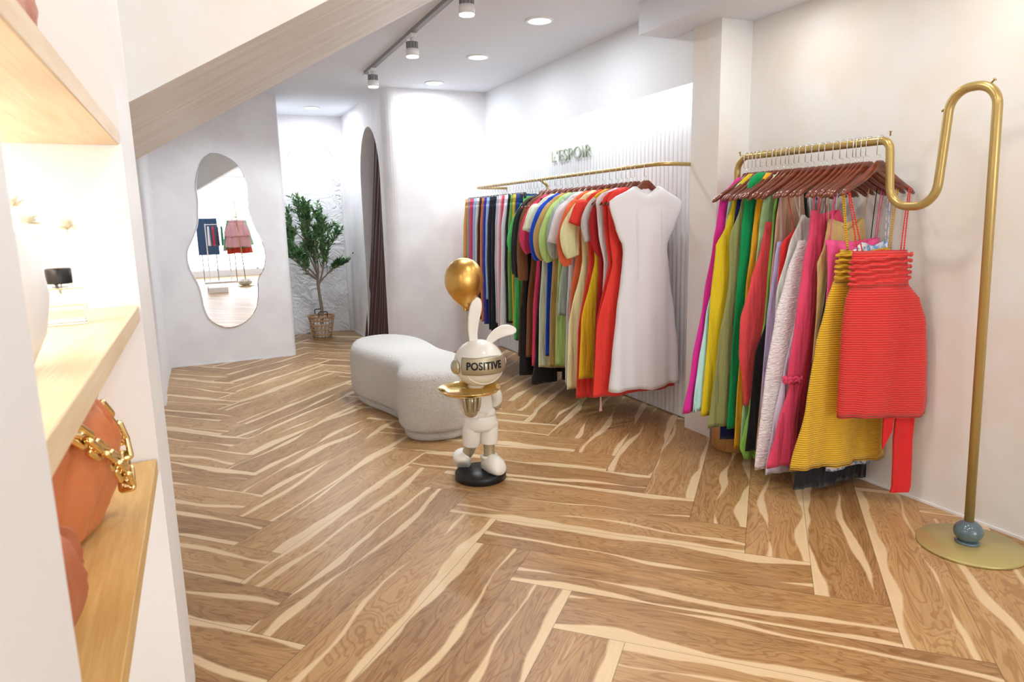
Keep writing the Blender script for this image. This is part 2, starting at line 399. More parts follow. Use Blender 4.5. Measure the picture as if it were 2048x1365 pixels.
# stair flight: sloping underside
z0 = lambda x: 1.627+.57*x
xt = (CZ-1.627)/.57
bm = bmesh.new(); F = [(-.6, z0(-.6)), (xt, CZ), (-.6, CZ)]
a = [bm.verts.new((p[0], 1.97, p[1])) for p in F]; b = [bm.verts.new((p[0], 3.15, p[1])) for p in F]
bm.faces.new(a[::-1]).material_index = 0; bm.faces.new(b); 
f = bm.faces.new((a[0], a[1], b[1], b[0])); f.material_index = 1
bm.faces.new((a[2], b[2], b[1], a[1])); bm.faces.new((a[0], b[0], b[2], a[2]))
bmesh.ops.recalc_face_normals(bm, faces=bm.faces)
struct('trim_7', bm, [M_wall, M_brush], 'sloping underside of a stair flight with brushed plaster')
# left pier and rear enclosure
struct('wall_left', bx(-.60, -.114, 1.6, 1.97, 0, CZ), M_trim, 'white pier closing the far end of the shelf niche')
struct('wall_left', bx(-.60, -.114, .19, .587, 0, CZ), M_trim, 'white pier close to the camera at the near end of the shelves')
struct('wall_left', bx(-.60, -.44, -5, 1.6, 0, CZ), M_wall, 'back of the lit shelf niche')
struct('wall_left', bx(-.44, -.30, -5, .19, 0, CZ), M_wall, 'left wall behind the camera')
for z in (0.0,):
    struct('trim_8', bx(-.44, -.118, .587, 1.6, 2.1, CZ), M_wall, 'closed top of the shelf niche')
# shop front behind the camera
bm = bmesh.new(); box(bm, -.6, 3.05, -5.1, -5, 2.3, CZ); box(bm, -.6, -.1, -5.1, -5, 0, 2.3); box(bm, 2.7, 3.05, -5.1, -5, 0, 2.3); box(bm, -.1, 2.7, -5.1, -5, 0, .15)
struct('wall_front', bm, M_white, 'wall around the shop front window behind the camera')
bm = bmesh.new()
for x in (-.1, .83, 1.77, 2.66): box(bm, x, x+.04, -5.06, -5.0, .15, 2.3)
w_ = struct('window_1', bm, M_grey, 'shop front window frame seen in the mirror')

# ------------------------------------------------------------------ ceiling lights
for i, (x, y, e, lab) in enumerate(((2.0, 3.886, 5, 'largest round downlight, nearest the camera in the row above the rail'), (2.0, 4.872, 4.6, 'middle round downlight of the row above the wall rail'),
                           (2.0, 5.877, 6, 'farthest downlight of the row, before the pale plaster wall'), (1.216, 7.49, 8, 'round downlight over the olive tree alcove'))):
    t = thing('ceiling_light', lab, 'ceiling light', (x, y, CZ))
    bm = bmesh.new(); lathe(bm, [(.085, 0), (.085, -.006), (.068, -.010), (.066, -.004), (.066, 0)], n=36, cap0=False, cap1=False); obj('frame', bm, M_lampb, t, True)
    bm = bmesh.new(); lathe(bm, [(.066, -.003), (.05, -.006), (.0015, -.007)], n=36, cap0=False); obj('diffuser', bm, M_lamp, t, True)
    area('downlight', (x, y, CZ-.02), .12, e, COOL, disk=True)
t = thing('track_rail', 'long grey ceiling track holding the spotlights', 'light track', (1.35, 3.0, CZ))
obj('rail', bx(-.016, .016, .15, 2.62, -.022, 0), M_grey, t)
obj('end_cap', bx(-.019, .019, 2.62, 2.66, -.026, 0), M_lampb, t)
for i, (y, lab) in enumerate(((3.42, 'white track spotlight cut by the top edge of the photo'), (4.37, 'middle white track spotlight with ribbed grey neck'), (5.41, 'farthest white track spotlight at the end of the track'))):
    t = thing('track_spotlight', lab, 'spotlight', (1.35, y, CZ-.024))
    obj('adapter', bx(-.018, .018, -.05, .05, -.022, 0), M_lampb, t)
    bm = bmesh.new(); tube(bm, [(0, 0, -.02), (0, 0, -.045)], .01); obj('stem', bm, M_lampb, t, True)
    bm = bmesh.new()
    for k in range(12):
        a = 2*PI*k/12; c, s = math.cos(a), math.sin(a)
        vs = [(c*.012-s*.003, s*.012+c*.003), (c*.038-s*.003, s*.038+c*.003), (c*.038+s*.003, s*.038-c*.003), (c*.012+s*.003, s*.012-c*.003)]
        prism(bm, vs, -.085, -.043)
    lathe(bm, [(.03, -.085), (.03, -.043)], n=16); obj('heat_sink', bm, M_grey, t)
    bm = bmesh.new(); lathe(bm, [(.040, -.085), (.041, -.128), (.038, -.128), (.036, -.10)], n=24, cap1=False); obj('housing', bm, M_lampb, t, True)
    bm = bmesh.new(); lathe(bm, [(.037, -.122), (.037, -.133), (.0015, -.134)], n=24); obj('lens', bm, M_lamp, t, True)
    l = bpy.data.lights.new('spot', 'SPOT'); l.energy = (46, 60, 85)[i]; l.spot_size = 1.35; l.spot_blend = .6; l.color = COOL; l.shadow_soft_size = .035
    o = bpy.data.objects.new('spot', l); C.objects.link(o); o.location = (1.35, y, CZ-.16); 
    d = (Vector((-.1, .1, -1)), Vector((-.25, .05, -1)), Vector((-.75, .75, -1)))[i]; o.rotation_euler = d.to_track_quat('-Z', 'Y').to_euler()

# ------------------------------------------------------------------ sign
bm = text_mesh("L'ESPOIR", .125, .005, 0, .88)
xs = [v.co.x for v in bm.verts]; k = .60/(max(xs)-min(xs))
sg = thing('wall_sign', "raised sage letters L'ESPOIR on the fluted white wall", 'sign', (2.668, 4.70, 1.735))
o = obj('lettering', bm, M_sign, sg); o.rotation_euler = (PI/2, 0, -PI/2); o.scale = (k, 1, 1); o.location = (0, 0, 0)
bm = bmesh.new()
bm.free()
for dy in (-.27, -.13, 0, .13, .27):
    bm = bmesh.new(); tube(bm, [(.004, dy, .0), (.022, dy, .0)], .003, 6); obj('standoff', bm, M_sign, sg)

# ------------------------------------------------------------------ wavy mirror
mo = [(.20, 1.895), (.27, 1.89), (.37, 1.84), (.44, 1.76), (.475, 1.64), (.478, 1.50), (.482, 1.37), (.52, 1.22), (.57, 1.10), (.59, .98), (.565, .85), (.51, .76), (.50, .66), (.492, .58), (.46, .47), (.37, .37), (.25, .325), (.15, .34), (.06, .41), (.02, .52), (.01, .62), (-.01, .74), (-.055, .85), (-.075, .95), (-.065, 1.05), (-.01, 1.16), (.035, 1.27), (.05, 1.39), (.058, 1.50), (.055, 1.61), (.08, 1.73), (.13, 1.84)]
ol = spline([(x, z, 0) for x, z in mo+[mo[0]]], 5)[:-1]
t = thing('wavy_mirror', 'tall frameless wavy-edged mirror hung on the pale plaster wall', 'mirror', (.26, MY(.26), 0))
t.rotation_euler.z = math.atan(.0166)
bm = bmesh.new()
cx_, cz_ = .26, 1.1
def mring(s, y): return [(p.x-.26+(0 if s == 1 else -(p.x-cx_)*0), y, p.y) for p in ol]
def inset(d):
    out = []; n = len(ol)
    for i, p in enumerate(ol):
        tg = (ol[(i+1) % n]-ol[i-1]).normalized(); nr = Vector((tg.y, -tg.x, 0)); out.append(p+nr*d)
    return out
a1 = inset(-.0) ; i1 = inset(.006) ; 
if sum((p-Vector((.26, 1.1, 0))).length for p in i1) > sum((p-Vector((.26, 1.1, 0))).length for p in a1): i1 = inset(-.006)
rings(bm, [[(p.x-.26, -.0005, p.y) for p in a1], [(p.x-.26, -.010, p.y) for p in a1], [(p.x-.26, -.0125, p.y) for p in i1]], True, True)
bmesh.ops.recalc_face_normals(bm, faces=bm.faces)
obj('mirror_glass', bm, M_mirror, t)

# ------------------------------------------------------------------ shelves at the left
t = thing('shelf_unit', 'lit wall niche with three oak shelves at the left edge', 'shelf', (-.28, 1.1, 0))
for z in (1.455, 1.102, .770):
    obj('shelf', bevel(bx(-.155, .162, -.51, .497, z-.032, z), .002, 2), M_shelf_dim if z < 1 else M_shelf, t)
obj('shelf', bevel(bx(-.155, .162, -.51, .497, .02, .06), .002, 2), M_shelf, t)
for z, e in ((1.455, 3.2), (1.102, .5), (.770, .8)):
    obj('light_strip', bx(-.150, -.135, -.48, .47, z-.040, z-.033), M_led, t)
    area('shelf_light', (-.40, 1.09, z-.045), .02, e, (1, .96, .88), (0, .5, 0), .94)
area('shelf_light', (-.38, 1.09, 2.09), .03, 1.1, (1, .97, .9), (0, .3, 0), .9)
# vase
vp = [(.0, 0), (.045, 0), (.062, .006), (.078, .04), (.086, .085), (.080, .13), (.060, .160), (.048, .185), (.046, .22), (.052, .25), (.045, .25), (.040, .22), (.040, .19)]
bm = bmesh.new(); lathe(bm, [(max(r, .001), z) for r, z in vp], n=40)
o = obj('vase', bm, M_ceram, None, True, (-.243, .93, 1.1025)); tag(o, 'round white ceramic vase on the middle shelf beside the near pier', 'vase')
# diffuser bottle
t = thing('reed_diffuser', 'square glass reed diffuser with black cap and pale dried flowers', 'diffuser', (-.215, 1.375, 1.1025), .12)
bm = bevel(bx(-.036, .036, -.036, .036, 0, .062), .006, 3); box(bm, -.034, .034, -.034, .034, .006, .060)
for f in bm.faces[-6:]: f.normal_flip()
obj('bottle', bm, M_glass, t)
obj('oil', bevel(bx(-.0338, .0338, -.0338, .0338, .0062, .034), .003, 2), M_liquid, t)
bm = bmesh.new(); lathe(bm, [(.012, .062), (.012, .068)], n=16); obj('neck', bm, M_glass, t)
bm = bmesh.new()
lathe(bm, [(.019, .068), (.0195, .070), (.0195, .092), (.018, .094)], n=24); obj('cap', bm, M_black, t, True)
heads = [(-.05, .02, .20), (-.075, -.01, .165), (-.03, -.02, .17), (.022, .01, .16)]
for hx, hy, hz in heads:
    bm = bmesh.new(); tube(bm, spline([(0, 0, .05), (hx*.35, hy*.35, .11), (hx, hy, hz)], 5), .0010, 6); obj('reed', bm, M_dried, t, True)
    bm = bmesh.new()
    for k in range(60):
        a = random.random()*2*PI; e = random.uniform(-.2, 1.2); d = Vector((math.cos(a)*math.cos(e), math.sin(a)*math.cos(e), math.sin(e)))
        p = Vector((hx, hy, hz)); q = p+d*random.uniform(.012, .024); s = d.cross(Vector((0, .3, 1))).normalized()*.0022
        bm.faces.new([bm.verts.new(c) for c in (p, (p+q)/2+s, q, (p+q)/2-s)])
    obj('flower_head', bm, M_dried, t)

def pouch(name, label, loc, rz, sx, sy, sz, m, seed, chain=False, tilt=0):
    t = thing(name, label, 'bag', loc, rz)
    bm = bmesh.new(); rr = []; n = 64
    for j in range(29):
        v = j/28
        w = (.62+.38*math.sin(min(v*1.35, 1)*PI*.62+.35))*(1-.45*max(0, v-.72)/.28)
        th = math.sin(PI*min(v*.78+.12, 1))**.7*(1-.75*max(0, v-.80)/.2)
        if v < .08: w *= .88+.12*v/.08; th *= .6+.4*v/.08
        ring = []
        for i in range(n):
            a = 2*PI*i/n; c, s = math.cos(a), math.sin(a)
            x = sx*w*math.copysign(abs(c)**.8, c); y = sy*th*math.copysign(abs(s)**.9, s)
            cr2 = math.sin((x/sx)*(5+9*v)+seed+1.5*mnoise.noise(Vector((x*8, v*3, seed)))); fo = (.012*(v-.1)*(1-abs(cr2)*1.8) if v > .1 else 0)+.014*mnoise.noise(Vector((x*12+seed, s*2, v*3)))
            y += fo*(1 if s > 0 else -1); x += .010*mnoise.noise(Vector((c*2, s*2+seed, v*5)))
            z = sz*v + (.02*math.cos(x/sx*1.2) - .012)*v*1.5+ .008*mnoise.noise(Vector((x*20, s*3, seed)))*v
            ring.append((x, y+tilt*z, z))
        rr.append(ring)
    mz = min(p[2] for r in rr for p in r)
    rr = [[(p[0], p[1], p[2]-mz) for p in r] for r in rr]
    rings(bm, rr); obj('pouch', bm, m, t, True)
    return t
bag = pouch('handbag', 'orange slouchy leather pouch bag with chunky gold chain on the lowest shelf', (-.232, 1.20, .7705), 1.30, .165, .068, .25, M_leather, 2)
def link(bm, c, d, roll, ln=.038, wd=.021, r=.0050):
    d = Vector(d).normalized(); q = d.to_track_quat('X', 'Z').to_matrix() @ Matrix.Rotation(roll, 3, 'X')
    loop = fillet([(-ln/2, 0, 0), (-ln/2, wd/2, 0), (ln/2, wd/2, 0), (ln/2, -wd/2, 0), (-ln/2, -wd/2, 0), (-ln/2, .0001, 0)], .003, 3)[:-1]
    tube(bm, [Vector(c)+q @ p for p in loop]+[Vector(c)+q @ loop[0]], r, 8)
# chain: two runs, world coordinates converted into the bag's frame
bag_m = Matrix.Translation(bag.location) @ Matrix.Rotation(bag.rotation_euler.z, 4, 'Z'); inv = bag_m.inverted()
runs = [[(-.215, 1.10, .990), (-.185, 1.12, .975), (-.165, 1.17, .93), (-.150, 1.25, .875), (-.145, 1.30, .83)], [(-.215, 1.24, 1.0), (-.185, 1.29, .985), (-.160, 1.34, .92), (-.150, 1.34, .87), (-.148, 1.32, .815)]]
for run in runs:
    sp = spline([inv @ Vector(p) for p in run], 20); acc = 0; k = 0; last = sp[0]
    for p, q in zip(sp[:-1], sp[1:]):
        acc += (q-p).length
        if acc > .0265:
            acc = 0; bm = bmesh.new(); link(bm, q, q-p, PI/2*(k % 2)+.4); obj('chain_link', bm, M_chain, bag, True); k += 1
pouch('handbag', 'second orange-brown leather bag beside the near pier on the lowest shelf', (-.238, .86, .7705), 1.25, .13, .066, .165, M_leather2, 8)
pouch('handbag', 'pink-brown leather bag on the uppermost shelf at the top left corner', (-.235, 1.12, 1.4555), 1.35, .11, .062, .19, M_pinkbag, 5)

# ------------------------------------------------------------------ bench
out = [(.925, 4.80), (.955, 4.58), (1.02, 4.36), (1.062, 4.14), (1.048, 3.985), (1.005, 3.86), (1.012, 3.73), (1.08, 3.64), (1.20, 3.60), (1.34, 3.62), (1.46, 3.72), (1.52, 3.92), (1.50, 4.15), (1.465, 4.35), (1.475, 4.6), (1.46, 4.85), (1.38, 5.05), (1.24, 5.14), (1.09, 5.11), (.98, 4.99)]
bo = [Vector((p[0], p[1], 0)) for p in out]; bo = spline(bo+[bo[0]], 6)[:-1]
cb = Vector((1.23, 4.35, 0))
def oinset(d):
    n = len(bo); o_ = []
    for i, p in enumerate(bo):
        tg = (bo[(i+1) % n]-bo[i-1]).normalized(); o_.append(p+Vector((-tg.y, tg.x, 0))*d)
    return o_
t = thing('curved_bench', 'white boucle kidney-shaped bench in the middle of the floor', 'bench', (1.23, 4.35, 0))
bm = bmesh.new(); sgn = 1 if sum((p-cb).length for p in oinset(.03)) < sum((p-cb).length for p in bo) else -1
rr = []
for d, z in ((.035, .055), (.012, .062), (0, .085), (-.004, .2), (0, .33), (.004, .37), (.016, .395), (.04, .412), (.08, .42), (.16, .425)):
    rr.append([(p.x-1.23, p.y-4.35, z) for p in oinset(sgn*d)])
rings(bm, rr)
bmesh.ops.recalc_face_normals(bm, faces=bm.faces)
o = obj('seat', bm, M_boucle, t, True)
bm = bmesh.new(); rings(bm, [[(p.x-1.23, p.y-4.35, z) for p in oinset(sgn*d)] for d, z in ((.05, 0), (.036, .006), (.034, .05), (.05, .060))]); bmesh.ops.recalc_face_normals(bm, faces=bm.faces)
obj('plinth', bm, M_boucle, t, True)

# ------------------------------------------------------------------ space bunny statue
t = thing('bunny_statue', 'white and gold bunny statue in a helmet holding a tray, on a round black base', 'statue', (1.18, 3.0, 0), -.20)
bm = bmesh.new(); lathe(bm, [(.118, 0), (.126, .004), (.126, .032), (.122, .037)], n=56); obj('base', bm, M_black, t, True)
def skin(name, chains, m, sub=2, smooth=0):
    """limbs grown from joints: list of [(pos, radius) ...] lofted with many rings"""
    bm = bmesh.new()
    for ch in chains:
        ps = spline([c[0] for c in ch], 6); rs = spline([(c[1], 0, 0) for c in ch], 6)
        tube(bm, ps, [max(r.x, .002) for r in rs], 20)
    return obj(name, bm, m, t, True)
# shorts, torso
bm = bmesh.new()
def ebody(prof, n=32):
    return [[(cx+rx*math.cos(2*PI*i/n), cyy+ry*math.sin(2*PI*i/n), z) for i in range(n)] for z, cx, cyy, rx, ry in prof]
rings(bm, ebody([(.245, .008, 0, .03, .03), (.25, .008, 0, .07, .055), (.268, .008, 0, .084, .064), (.295, .006, 0, .085, .064), (.32, .004, 0, .078, .06), (.345, 0, 0, .070, .056), (.40, 0, 0, .066, .054), (.45, 0, 0, .062, .050), (.48, 0, 0, .045, .04), (.50, 0, 0, .03, .03)]))
obj('torso', bm, M_porc, t, True)
bm = bmesh.new(); rings(bm, ebody([(.325, .004, 0, .080, .062), (.329, .004, 0, .083, .065), (.347, .002, 0, .078, .063), (.351, .002, 0, .073, .058)])); obj('belt', bm, M_porc, t, True)
obj('belt_buckle', bevel(bx(-.045, -.018, -.068, -.060, .327, .348), .002, 2), M_porc, t)
bm = text_mesh('VF', .022, .001, .0006); o = obj('belt_script', bm, M_porc, t); o.location = (.022, -.066, .34); o.rotation_euler = (PI/2, 0, 0)
skin('trouser_leg', [[((.048, 0, .285), .046), ((.048, -.002, .24), .046), ((.047, -.002, .20), .044), ((.046, -.002, .178), .043)]], M_porc)
skin('trouser_leg', [[((-.034, 0, .285), .046), ((-.038, .000, .24), .046), ((-.040, .004, .205), .045), ((-.042, .010, .175), .043)]], M_porc)
skin('leg', [[((.046, -.002, .185), .029), ((.046, -.002, .14), .028), ((.046, -.004, .09), .028)]], M_gpaint)
skin('leg', [[((-.040, .008, .185), .030), ((-.046, .02, .150), .029), ((-.062, .028, .12), .028)]], M_gpaint)
def shoe(c, rx_, rz_):
    bm = bmesh.new(); R_ = Matrix.Rotation(rz_, 3, 'Z') @ Matrix.Rotation(rx_, 3, 'X')
    prof = [(.058, .0, .030, .004), (.055, .022, .036, .034), (.040, .034, .040, .050), (.012, .036, .043, .052), (-.02, .038, .046, .052), (-.05, .036, .045, .044), (-.072, .030, .037, .032), (-.084, .022, .02, .016)]
    rr = []
    for y, zc, rx, rz in prof:
        ring = []
        for i in range(24):
            a = 2*PI*i/24; x = rx*math.cos(a); z = max(zc+rz*math.sin(a), 0)
            ring.append(Vector(c)+R_ @ Vector((x, y, z)))
        rr.append(ring)
    rings(bm, rr); o = obj('shoe', bm, M_porc, t, True)
    bm = bmesh.new(); ps = []
    for i in range(25):
        a = 2*PI*i/24; ps.append(Vector(c)+R_ @ Vector((.037*math.cos(a), .028+.034*math.sin(a), .070)))
    tube(bm, ps, .009, 8); obj('shoe_cuff', bm, M_porc, t, True)
shoe((.056, -.022, .036), 0, .35)
shoe((-.082, .050, .050), -.62, -.25)
# arms
skin('arm', [[((-.058, -.01, .455), .024), ((-.082, -.03, .42), .026), ((-.078, -.07, .39), .027), ((-.062, -.10, .385), .026)]], M_porc)
skin('arm', [[((.058, .0, .455), .024), ((.088, .012, .425), .027), ((.098, .03, .385), .027), ((.085, .045, .355), .024)]], M_porc)
bm = bmesh.new(); lathe(bm, [(.014, .350), (.028, .36), (.036, .39), (.040, .425), (.044, .454), (.02, .461)], (-.056, -.115, 0), 24); obj('hand', bm, M_gpaint, t, True)
for k in range(4):
    a = -PI/2+(k-1.5)*.55; bm = bmesh.new()
    tube(bm, spline([(-.056+.035*math.cos(a), -.115+.035*math.sin(a), .385), (-.056+.044*math.cos(a), -.115+.044*math.sin(a), .41), (-.056+.050*math.cos(a), -.115+.050*math.sin(a), .455)], 3), [.008, .0085, .009, .009, .0085, .008, .007], 8); obj('finger', bm, M_gpaint, t, True)
bm = bmesh.new(); ellipsoid(bm, (.098, .045, .36), (.026, .028, .034)); obj('hand', bm, M_gpaint, t, True)
# tray
bm = bmesh.new(); lathe(bm, [(r, z+.018) for r, z in [(.001, .446), (.10, .446), (.130, .456), (.146, .470), (.149, .474), (.146, .475), (.129, .460), (.10, .450), (.001, .450)]], (-.060, -.115, 0), 64); obj('tray', bm, M_goldt, t, True)
# head
HC = Vector((.008, 0, .582)); HR = .121; HY = .30
bm = bmesh.new(); ellipsoid(bm, HC, (HR, HR, HR*.94), nu=48, nv=28); obj('head', bm, M_porc, t, True)
def on_head(az, el, k=1.0): # az measured from -Y towards +X
    az += HY; return HC+Vector((HR*k*math.sin(az)*math.cos(el), -HR*k*math.cos(az)*math.cos(el), HR*.94*k*math.sin(el)))
bm = bmesh.new(); rr = []
for j in range(13):
    el = -.30+.70*j/12; rr.append([on_head(-1.18+2.36*i/36, el, 1.018) for i in range(37)])
rings(bm, rr, False, False, False)
o = obj('visor', bm, M_gpaint, t, True); s = o.modifiers.new('thick', 'SOLIDIFY'); s.thickness = .006; s.offset = 1
bm = bmesh.new(); tube(bm, [on_head(1.25*math.sin(a)+0, .06+.40*math.cos(a)*(1), 1.012) for a in [2*PI*i/48 for i in range(49)]], .004, 8); obj('visor_rim', bm, M_porc, t, True)
bm = bmesh.new(); tube(bm, [on_head(.98*math.cos(a), -.28+.62*math.sin(a), 1.0) for a in [PI+PI*i/24 for i in range(25)]], .0035, 8); obj('helmet_seam', bm, M_porc, t, True)
bm = text_mesh('POSITIVE', .046, .0012, .0014)
bmesh.ops.subdivide_edges(bm, edges=[e for e in bm.edges if e.calc_length() > .006], cuts=2, use_grid_fill=False)
wx = max(v.co.x for v in bm.verts)
for v in bm.verts:
    az = v.co.x/wx*.70-.25; el = .06+v.co.y/HR*1.05; k = 1.078+v.co.z/HR; v.co = on_head(az, el, k)
obj('visor_lettering', bm, M_black, t)
for sx in (-1, 1):
    bm = bmesh.new(); Rm = Matrix.Rotation(PI/2, 3, 'Y')
    prof = [(.034, .0), (.036, .010), (.030, .018), (.024, .018), (.022, .024), (.008, .028)]
    rings(bm, [[HC+Matrix.Rotation(HY, 3, 'Z') @ Vector((sx*(HR*.96+z), r*math.cos(2*PI*i/24), -.005+r*math.sin(2*PI*i/24))) for i in range(24)] for r, z in prof]); bmesh.ops.recalc_face_normals(bm, faces=bm.faces)
    obj('ear_cup', bm, [M_gpaint if sx < 0 else M_porc], t, True)
def ear(pts, rad, nrm):
    bm = bmesh.new(); ps = spline(pts, 5); rs = [max(v.x, .004) for v in spline([(r, 0, 0) for r in rad], 5)]; rr = []
    for i, p in enumerate(ps):
        T = (ps[min(i+1, len(ps)-1)]-ps[max(i-1, 0)]).normalized(); nn = Vector(nrm); nn = (nn-T*nn.dot(T)).normalized(); b = T.cross(nn)
        ring = []
        for k in range(20):
            a = 2*PI*k/20; c, s = math.cos(a), math.sin(a)
            dep = .42*s*rs[i]
            if s > 0: dep -= .30*rs[i]*(s**3)*1.0
            ring.append(p+b*rs[i]*c+nn*dep)
        rr.append(ring)
    rings(bm, rr); bmesh.ops.recalc_face_normals(bm, faces=bm.faces); obj('ear', bm, M_porc, t, True)
ear([(-.012, 0, .672), (-.016, 0, .73), (-.010, 0, .79), (.002, 0, .85), (.010, 0, .885), (.012, 0, .898)], [.020, .023, .028, .030, .020, .006], (0, -1, 0))
ear([(.055, 0, .665), (.072, -.004, .695), (.105, -.008, .722), (.145, -.012, .735), (.180, -.014, .730), (.192, -.014, .724)], [.016, .021, .027, .028, .019, .006], (.1, -1, .1))
# balloon
bc = Vector((-.045, .03, .975))
bm = bmesh.new()
lathe(bm, [(.001, .110), (.022, .108), (.045, .099), (.065, .083), (.082, .057), (.091, .027), (.0925, .0), (.088, -.027), (.076, -.054), (.058, -.080), (.038, -.102), (.020, -.118), (.008, -.126), (.004, -.128)], bc, 40)
obj('balloon', bm, M_gold, t, True)
bm = bmesh.new(); lathe(bm, [(.006, 0), (.011, -.012), (.009, -.014)], bc+Vector((0, 0, -.126)), 16); obj('balloon_knot', bm, M_gold, t, True)
bm = bmesh.new(); tube(bm, spline([bc+Vector((0, 0, -.12)), (-.043, .03, .76), (-.030, .02, .67)], 6), .0028, 8); obj('balloon_string', bm, M_gpaint, t, True)

# ------------------------------------------------------------------ olive tree and basket
t = thing('wicker_basket', 'open-weave wicker basket around the olive tree pot', 'basket', (1.195, 7.70, 0))
bm = bmesh.new()
def br(z): return .098+.040*(z/.25)
for z in (.006, .05, .055, .10, .105, .15, .155, .205, .21, .245, .252):
    tube(bm, [(br(z)*math.cos(a), br(z)*math.sin(a), z+.002*math.sin(a*11)) for a in [2*PI*i/40 for i in range(41)]], .0045 if z < .24 else .008, 6)
for k in range(18):
    a = 2*PI*k/18; tube(bm, [(br(z)*math.cos(a+.02*math.sin(z*50)), br(z)*math.sin(a+.02*math.sin(z*50)), z) for z in [.25*i/8 for i in range(9)]], .0045, 6)
obj('weave', bm, M_wicker, t, True)
for s in (-1, 1):
    bm = bmesh.new(); tube(bm, fillet([(-.045, s*.135, .25), (-.045, s*.135, .31), (.045, s*.135, .31), (.045, s*.135, .25)], .015, 4), .006, 8); obj('handle', bm, M_wickd, t, True)
t = thing('olive_tree', 'potted olive tree in the wicker basket by the rough plaster niche', 'tree', (1.195, 7.70, .012))
bm = bmesh.new(); lathe(bm, [(.070, 0), (.072, .01), (.088, .15), (.090, .155), (.083, .155), (.083, .14), (.001, .14)], n=28); obj('pot', bm, M_ceram, t, True)
bm = bmesh.new(); tube(bm, spline([(0, 0, .12), (.012, 0, .30), (0, 0, .45), (-.010, .0, .60), (-.005, 0, .68)], 6), [.020-.0003*i for i in range(25)], 10)
tips = []
def branch(p, d, L, r, dep):
    q = [Vector(p)]; dd = Vector(d).normalized()
    for i in range(5):
        dd = (dd+Vector((random.uniform(-.16, .16), random.uniform(-.16, .16), random.uniform(-.05, .12)))).normalized(); nx_ = q[-1]+dd*L/5; nx_.x = max(nx_.x, -.33); nx_.y = min(nx_.y, .24); q.append(nx_)
    tube(bm, spline(q, 2), [r*(1-.5*i/10) for i in range(11)], 6)
    if dep == 0: tips.append(q)
    else:
        tips.append(q[2:])
        for k in range(3 if dep > 1 else 3):
            s = q[random.choice((2, 3, 4, 5))]; nd = (dd+Vector((random.uniform(-.8, .8), random.uniform(-.45, .45), random.uniform(-.2, .6)))).normalized()
            branch(s, nd, L*random.uniform(.5, .72), r*.55, dep-1)
for d, L, r in (((-.55, -.05, 1), .42, .011), ((-.15, .05, 1), .52, .012), ((.30, -.05, 1), .46, .011), ((.5, .0, .75), .38, .009), ((-.85, -.08, .65), .38, .009), ((.0, -.2, 1), .42, .009), ((.15, .0, 1), .55, .010), ((-.35, -.1, 1), .50, .010), ((-.6, .02, .35), .28, .007)):
    branch((-.006, 0, .56+random.uniform(0, .14)), d, L, r, 2)
obj('trunk', bm, M_trunk, t, True)
bm = bmesh.new()
def leafq(p, d, L, w):
    d = d.normalized(); s = d.cross(Vector((random.uniform(-1, 1), random.uniform(-1, 1), 1))).normalized()*w; n_ = d.cross(s).normalized()*w*.35
    v = [bm.verts.new(c) for c in (p, p+d*L*.35+s, p+d*L*.75+s*.8, p+d*L, p+d*L*.75-s*.8, p+d*L*.35-s, p+d*L*.5-n_)]
    for f in ((0, 1, 6), (1, 2, 6), (2, 3, 6), (3, 4, 6), (4, 5, 6), (5, 0, 6)): bm.faces.new([v[i] for i in f])
for q in tips:
    n = len(q)
    for i in range(n-1):
        for k in range(8):
            if random.random() < .06: continue
            f = (k+random.random())/8; p = q[i].lerp(q[i+1], f); ax = (q[i+1]-q[i]).normalized()
            d = ax*.7+Vector((random.uniform(-1, 1), random.uniform(-1, 1), random.uniform(-.5, .8)))*.9
            w_x = 1.195+p.x
            if w_x > 1.50 or w_x < .90 or p.z > 1.53 or p.y > .25: continue
            leafq(p, d, random.uniform(.045, .072), random.uniform(.007, .010))
obj('foliage', bm, M_leaf, t)
bm = bmesh.new()
for q in tips[::5]:
    ellipsoid(bm, q[-1], (.008, .008, .010), nu=8, nv=6)
obj('olives', bm, M_black, t, True)

# ------------------------------------------------------------------ curtain
t = thing('curtain', 'dark brown curtain hanging inside the arched opening', 'curtain', (1.72, 6.9, 0))
bm = bmesh.new(); n = 110; rr = []
for j in range(31):
    v = j/30; z = .012+2.14*v; ya, yb = 6.42, 7.40-.50*v**1.1; row = []
    x0_ = 1.735-.10*(1-v)**1.6
    for i in range(n+1):
        s = i/n; yy = ya+(yb-ya)*s; amp = .024+.020*(1-v)
        row.append((x0_-1.72+amp*math.sin(s*2*PI*7+.8*math.sin(v*2)) + .008*math.sin(s*33+v*5), yy-6.9+.006*math.sin(s*2*PI*14), z))
    rr.append(row)
rings(bm, rr, False, False, False)
o = obj('panel', bm, M_curtain, t, True); o.location.x = .0
s = o.modifiers.new('thick', 'SOLIDIFY'); s.thickness = .003
bm = bmesh.new(); tube(bm, [(.02, -.50, 2.165), (.02, .55, 2.165)], .010, 8)
obj('rod', bm, M_grey, t, True)
# ------------------------------------------------------------------ clothes rails
t = thing('wall_clothes_rail', 'long gold wall-mounted clothes rail in front of the fluted panel', 'clothes rail', (2.37, 4.6, 1.543))
RX = 2.37
bm = bmesh.new(); tube(bm, [Vector(p)-Vector((2.37, 4.6, 1.543)) for p in fillet([(2.692, 5.93, 1.543), (RX, 5.93, 1.543), (RX, 3.17, 1.543), (2.577+.115, 3.17+.03, 1.543)], .085, 8)], .0115, 12); obj('rail', bm, M_brass, t, True)
bm = bmesh.new(); tube(bm, [Vector(p)-Vector((2.37, 4.6, 1.543)) for p in fillet([(RX, 4.63, 1.54), (RX+.06, 4.63, 1.50), (RX+.06, 4.63, 1.38), (2.692, 4.63, 1.38)], .03, 5)], .011, 10); obj('bracket', bm, M_brass, t, True)

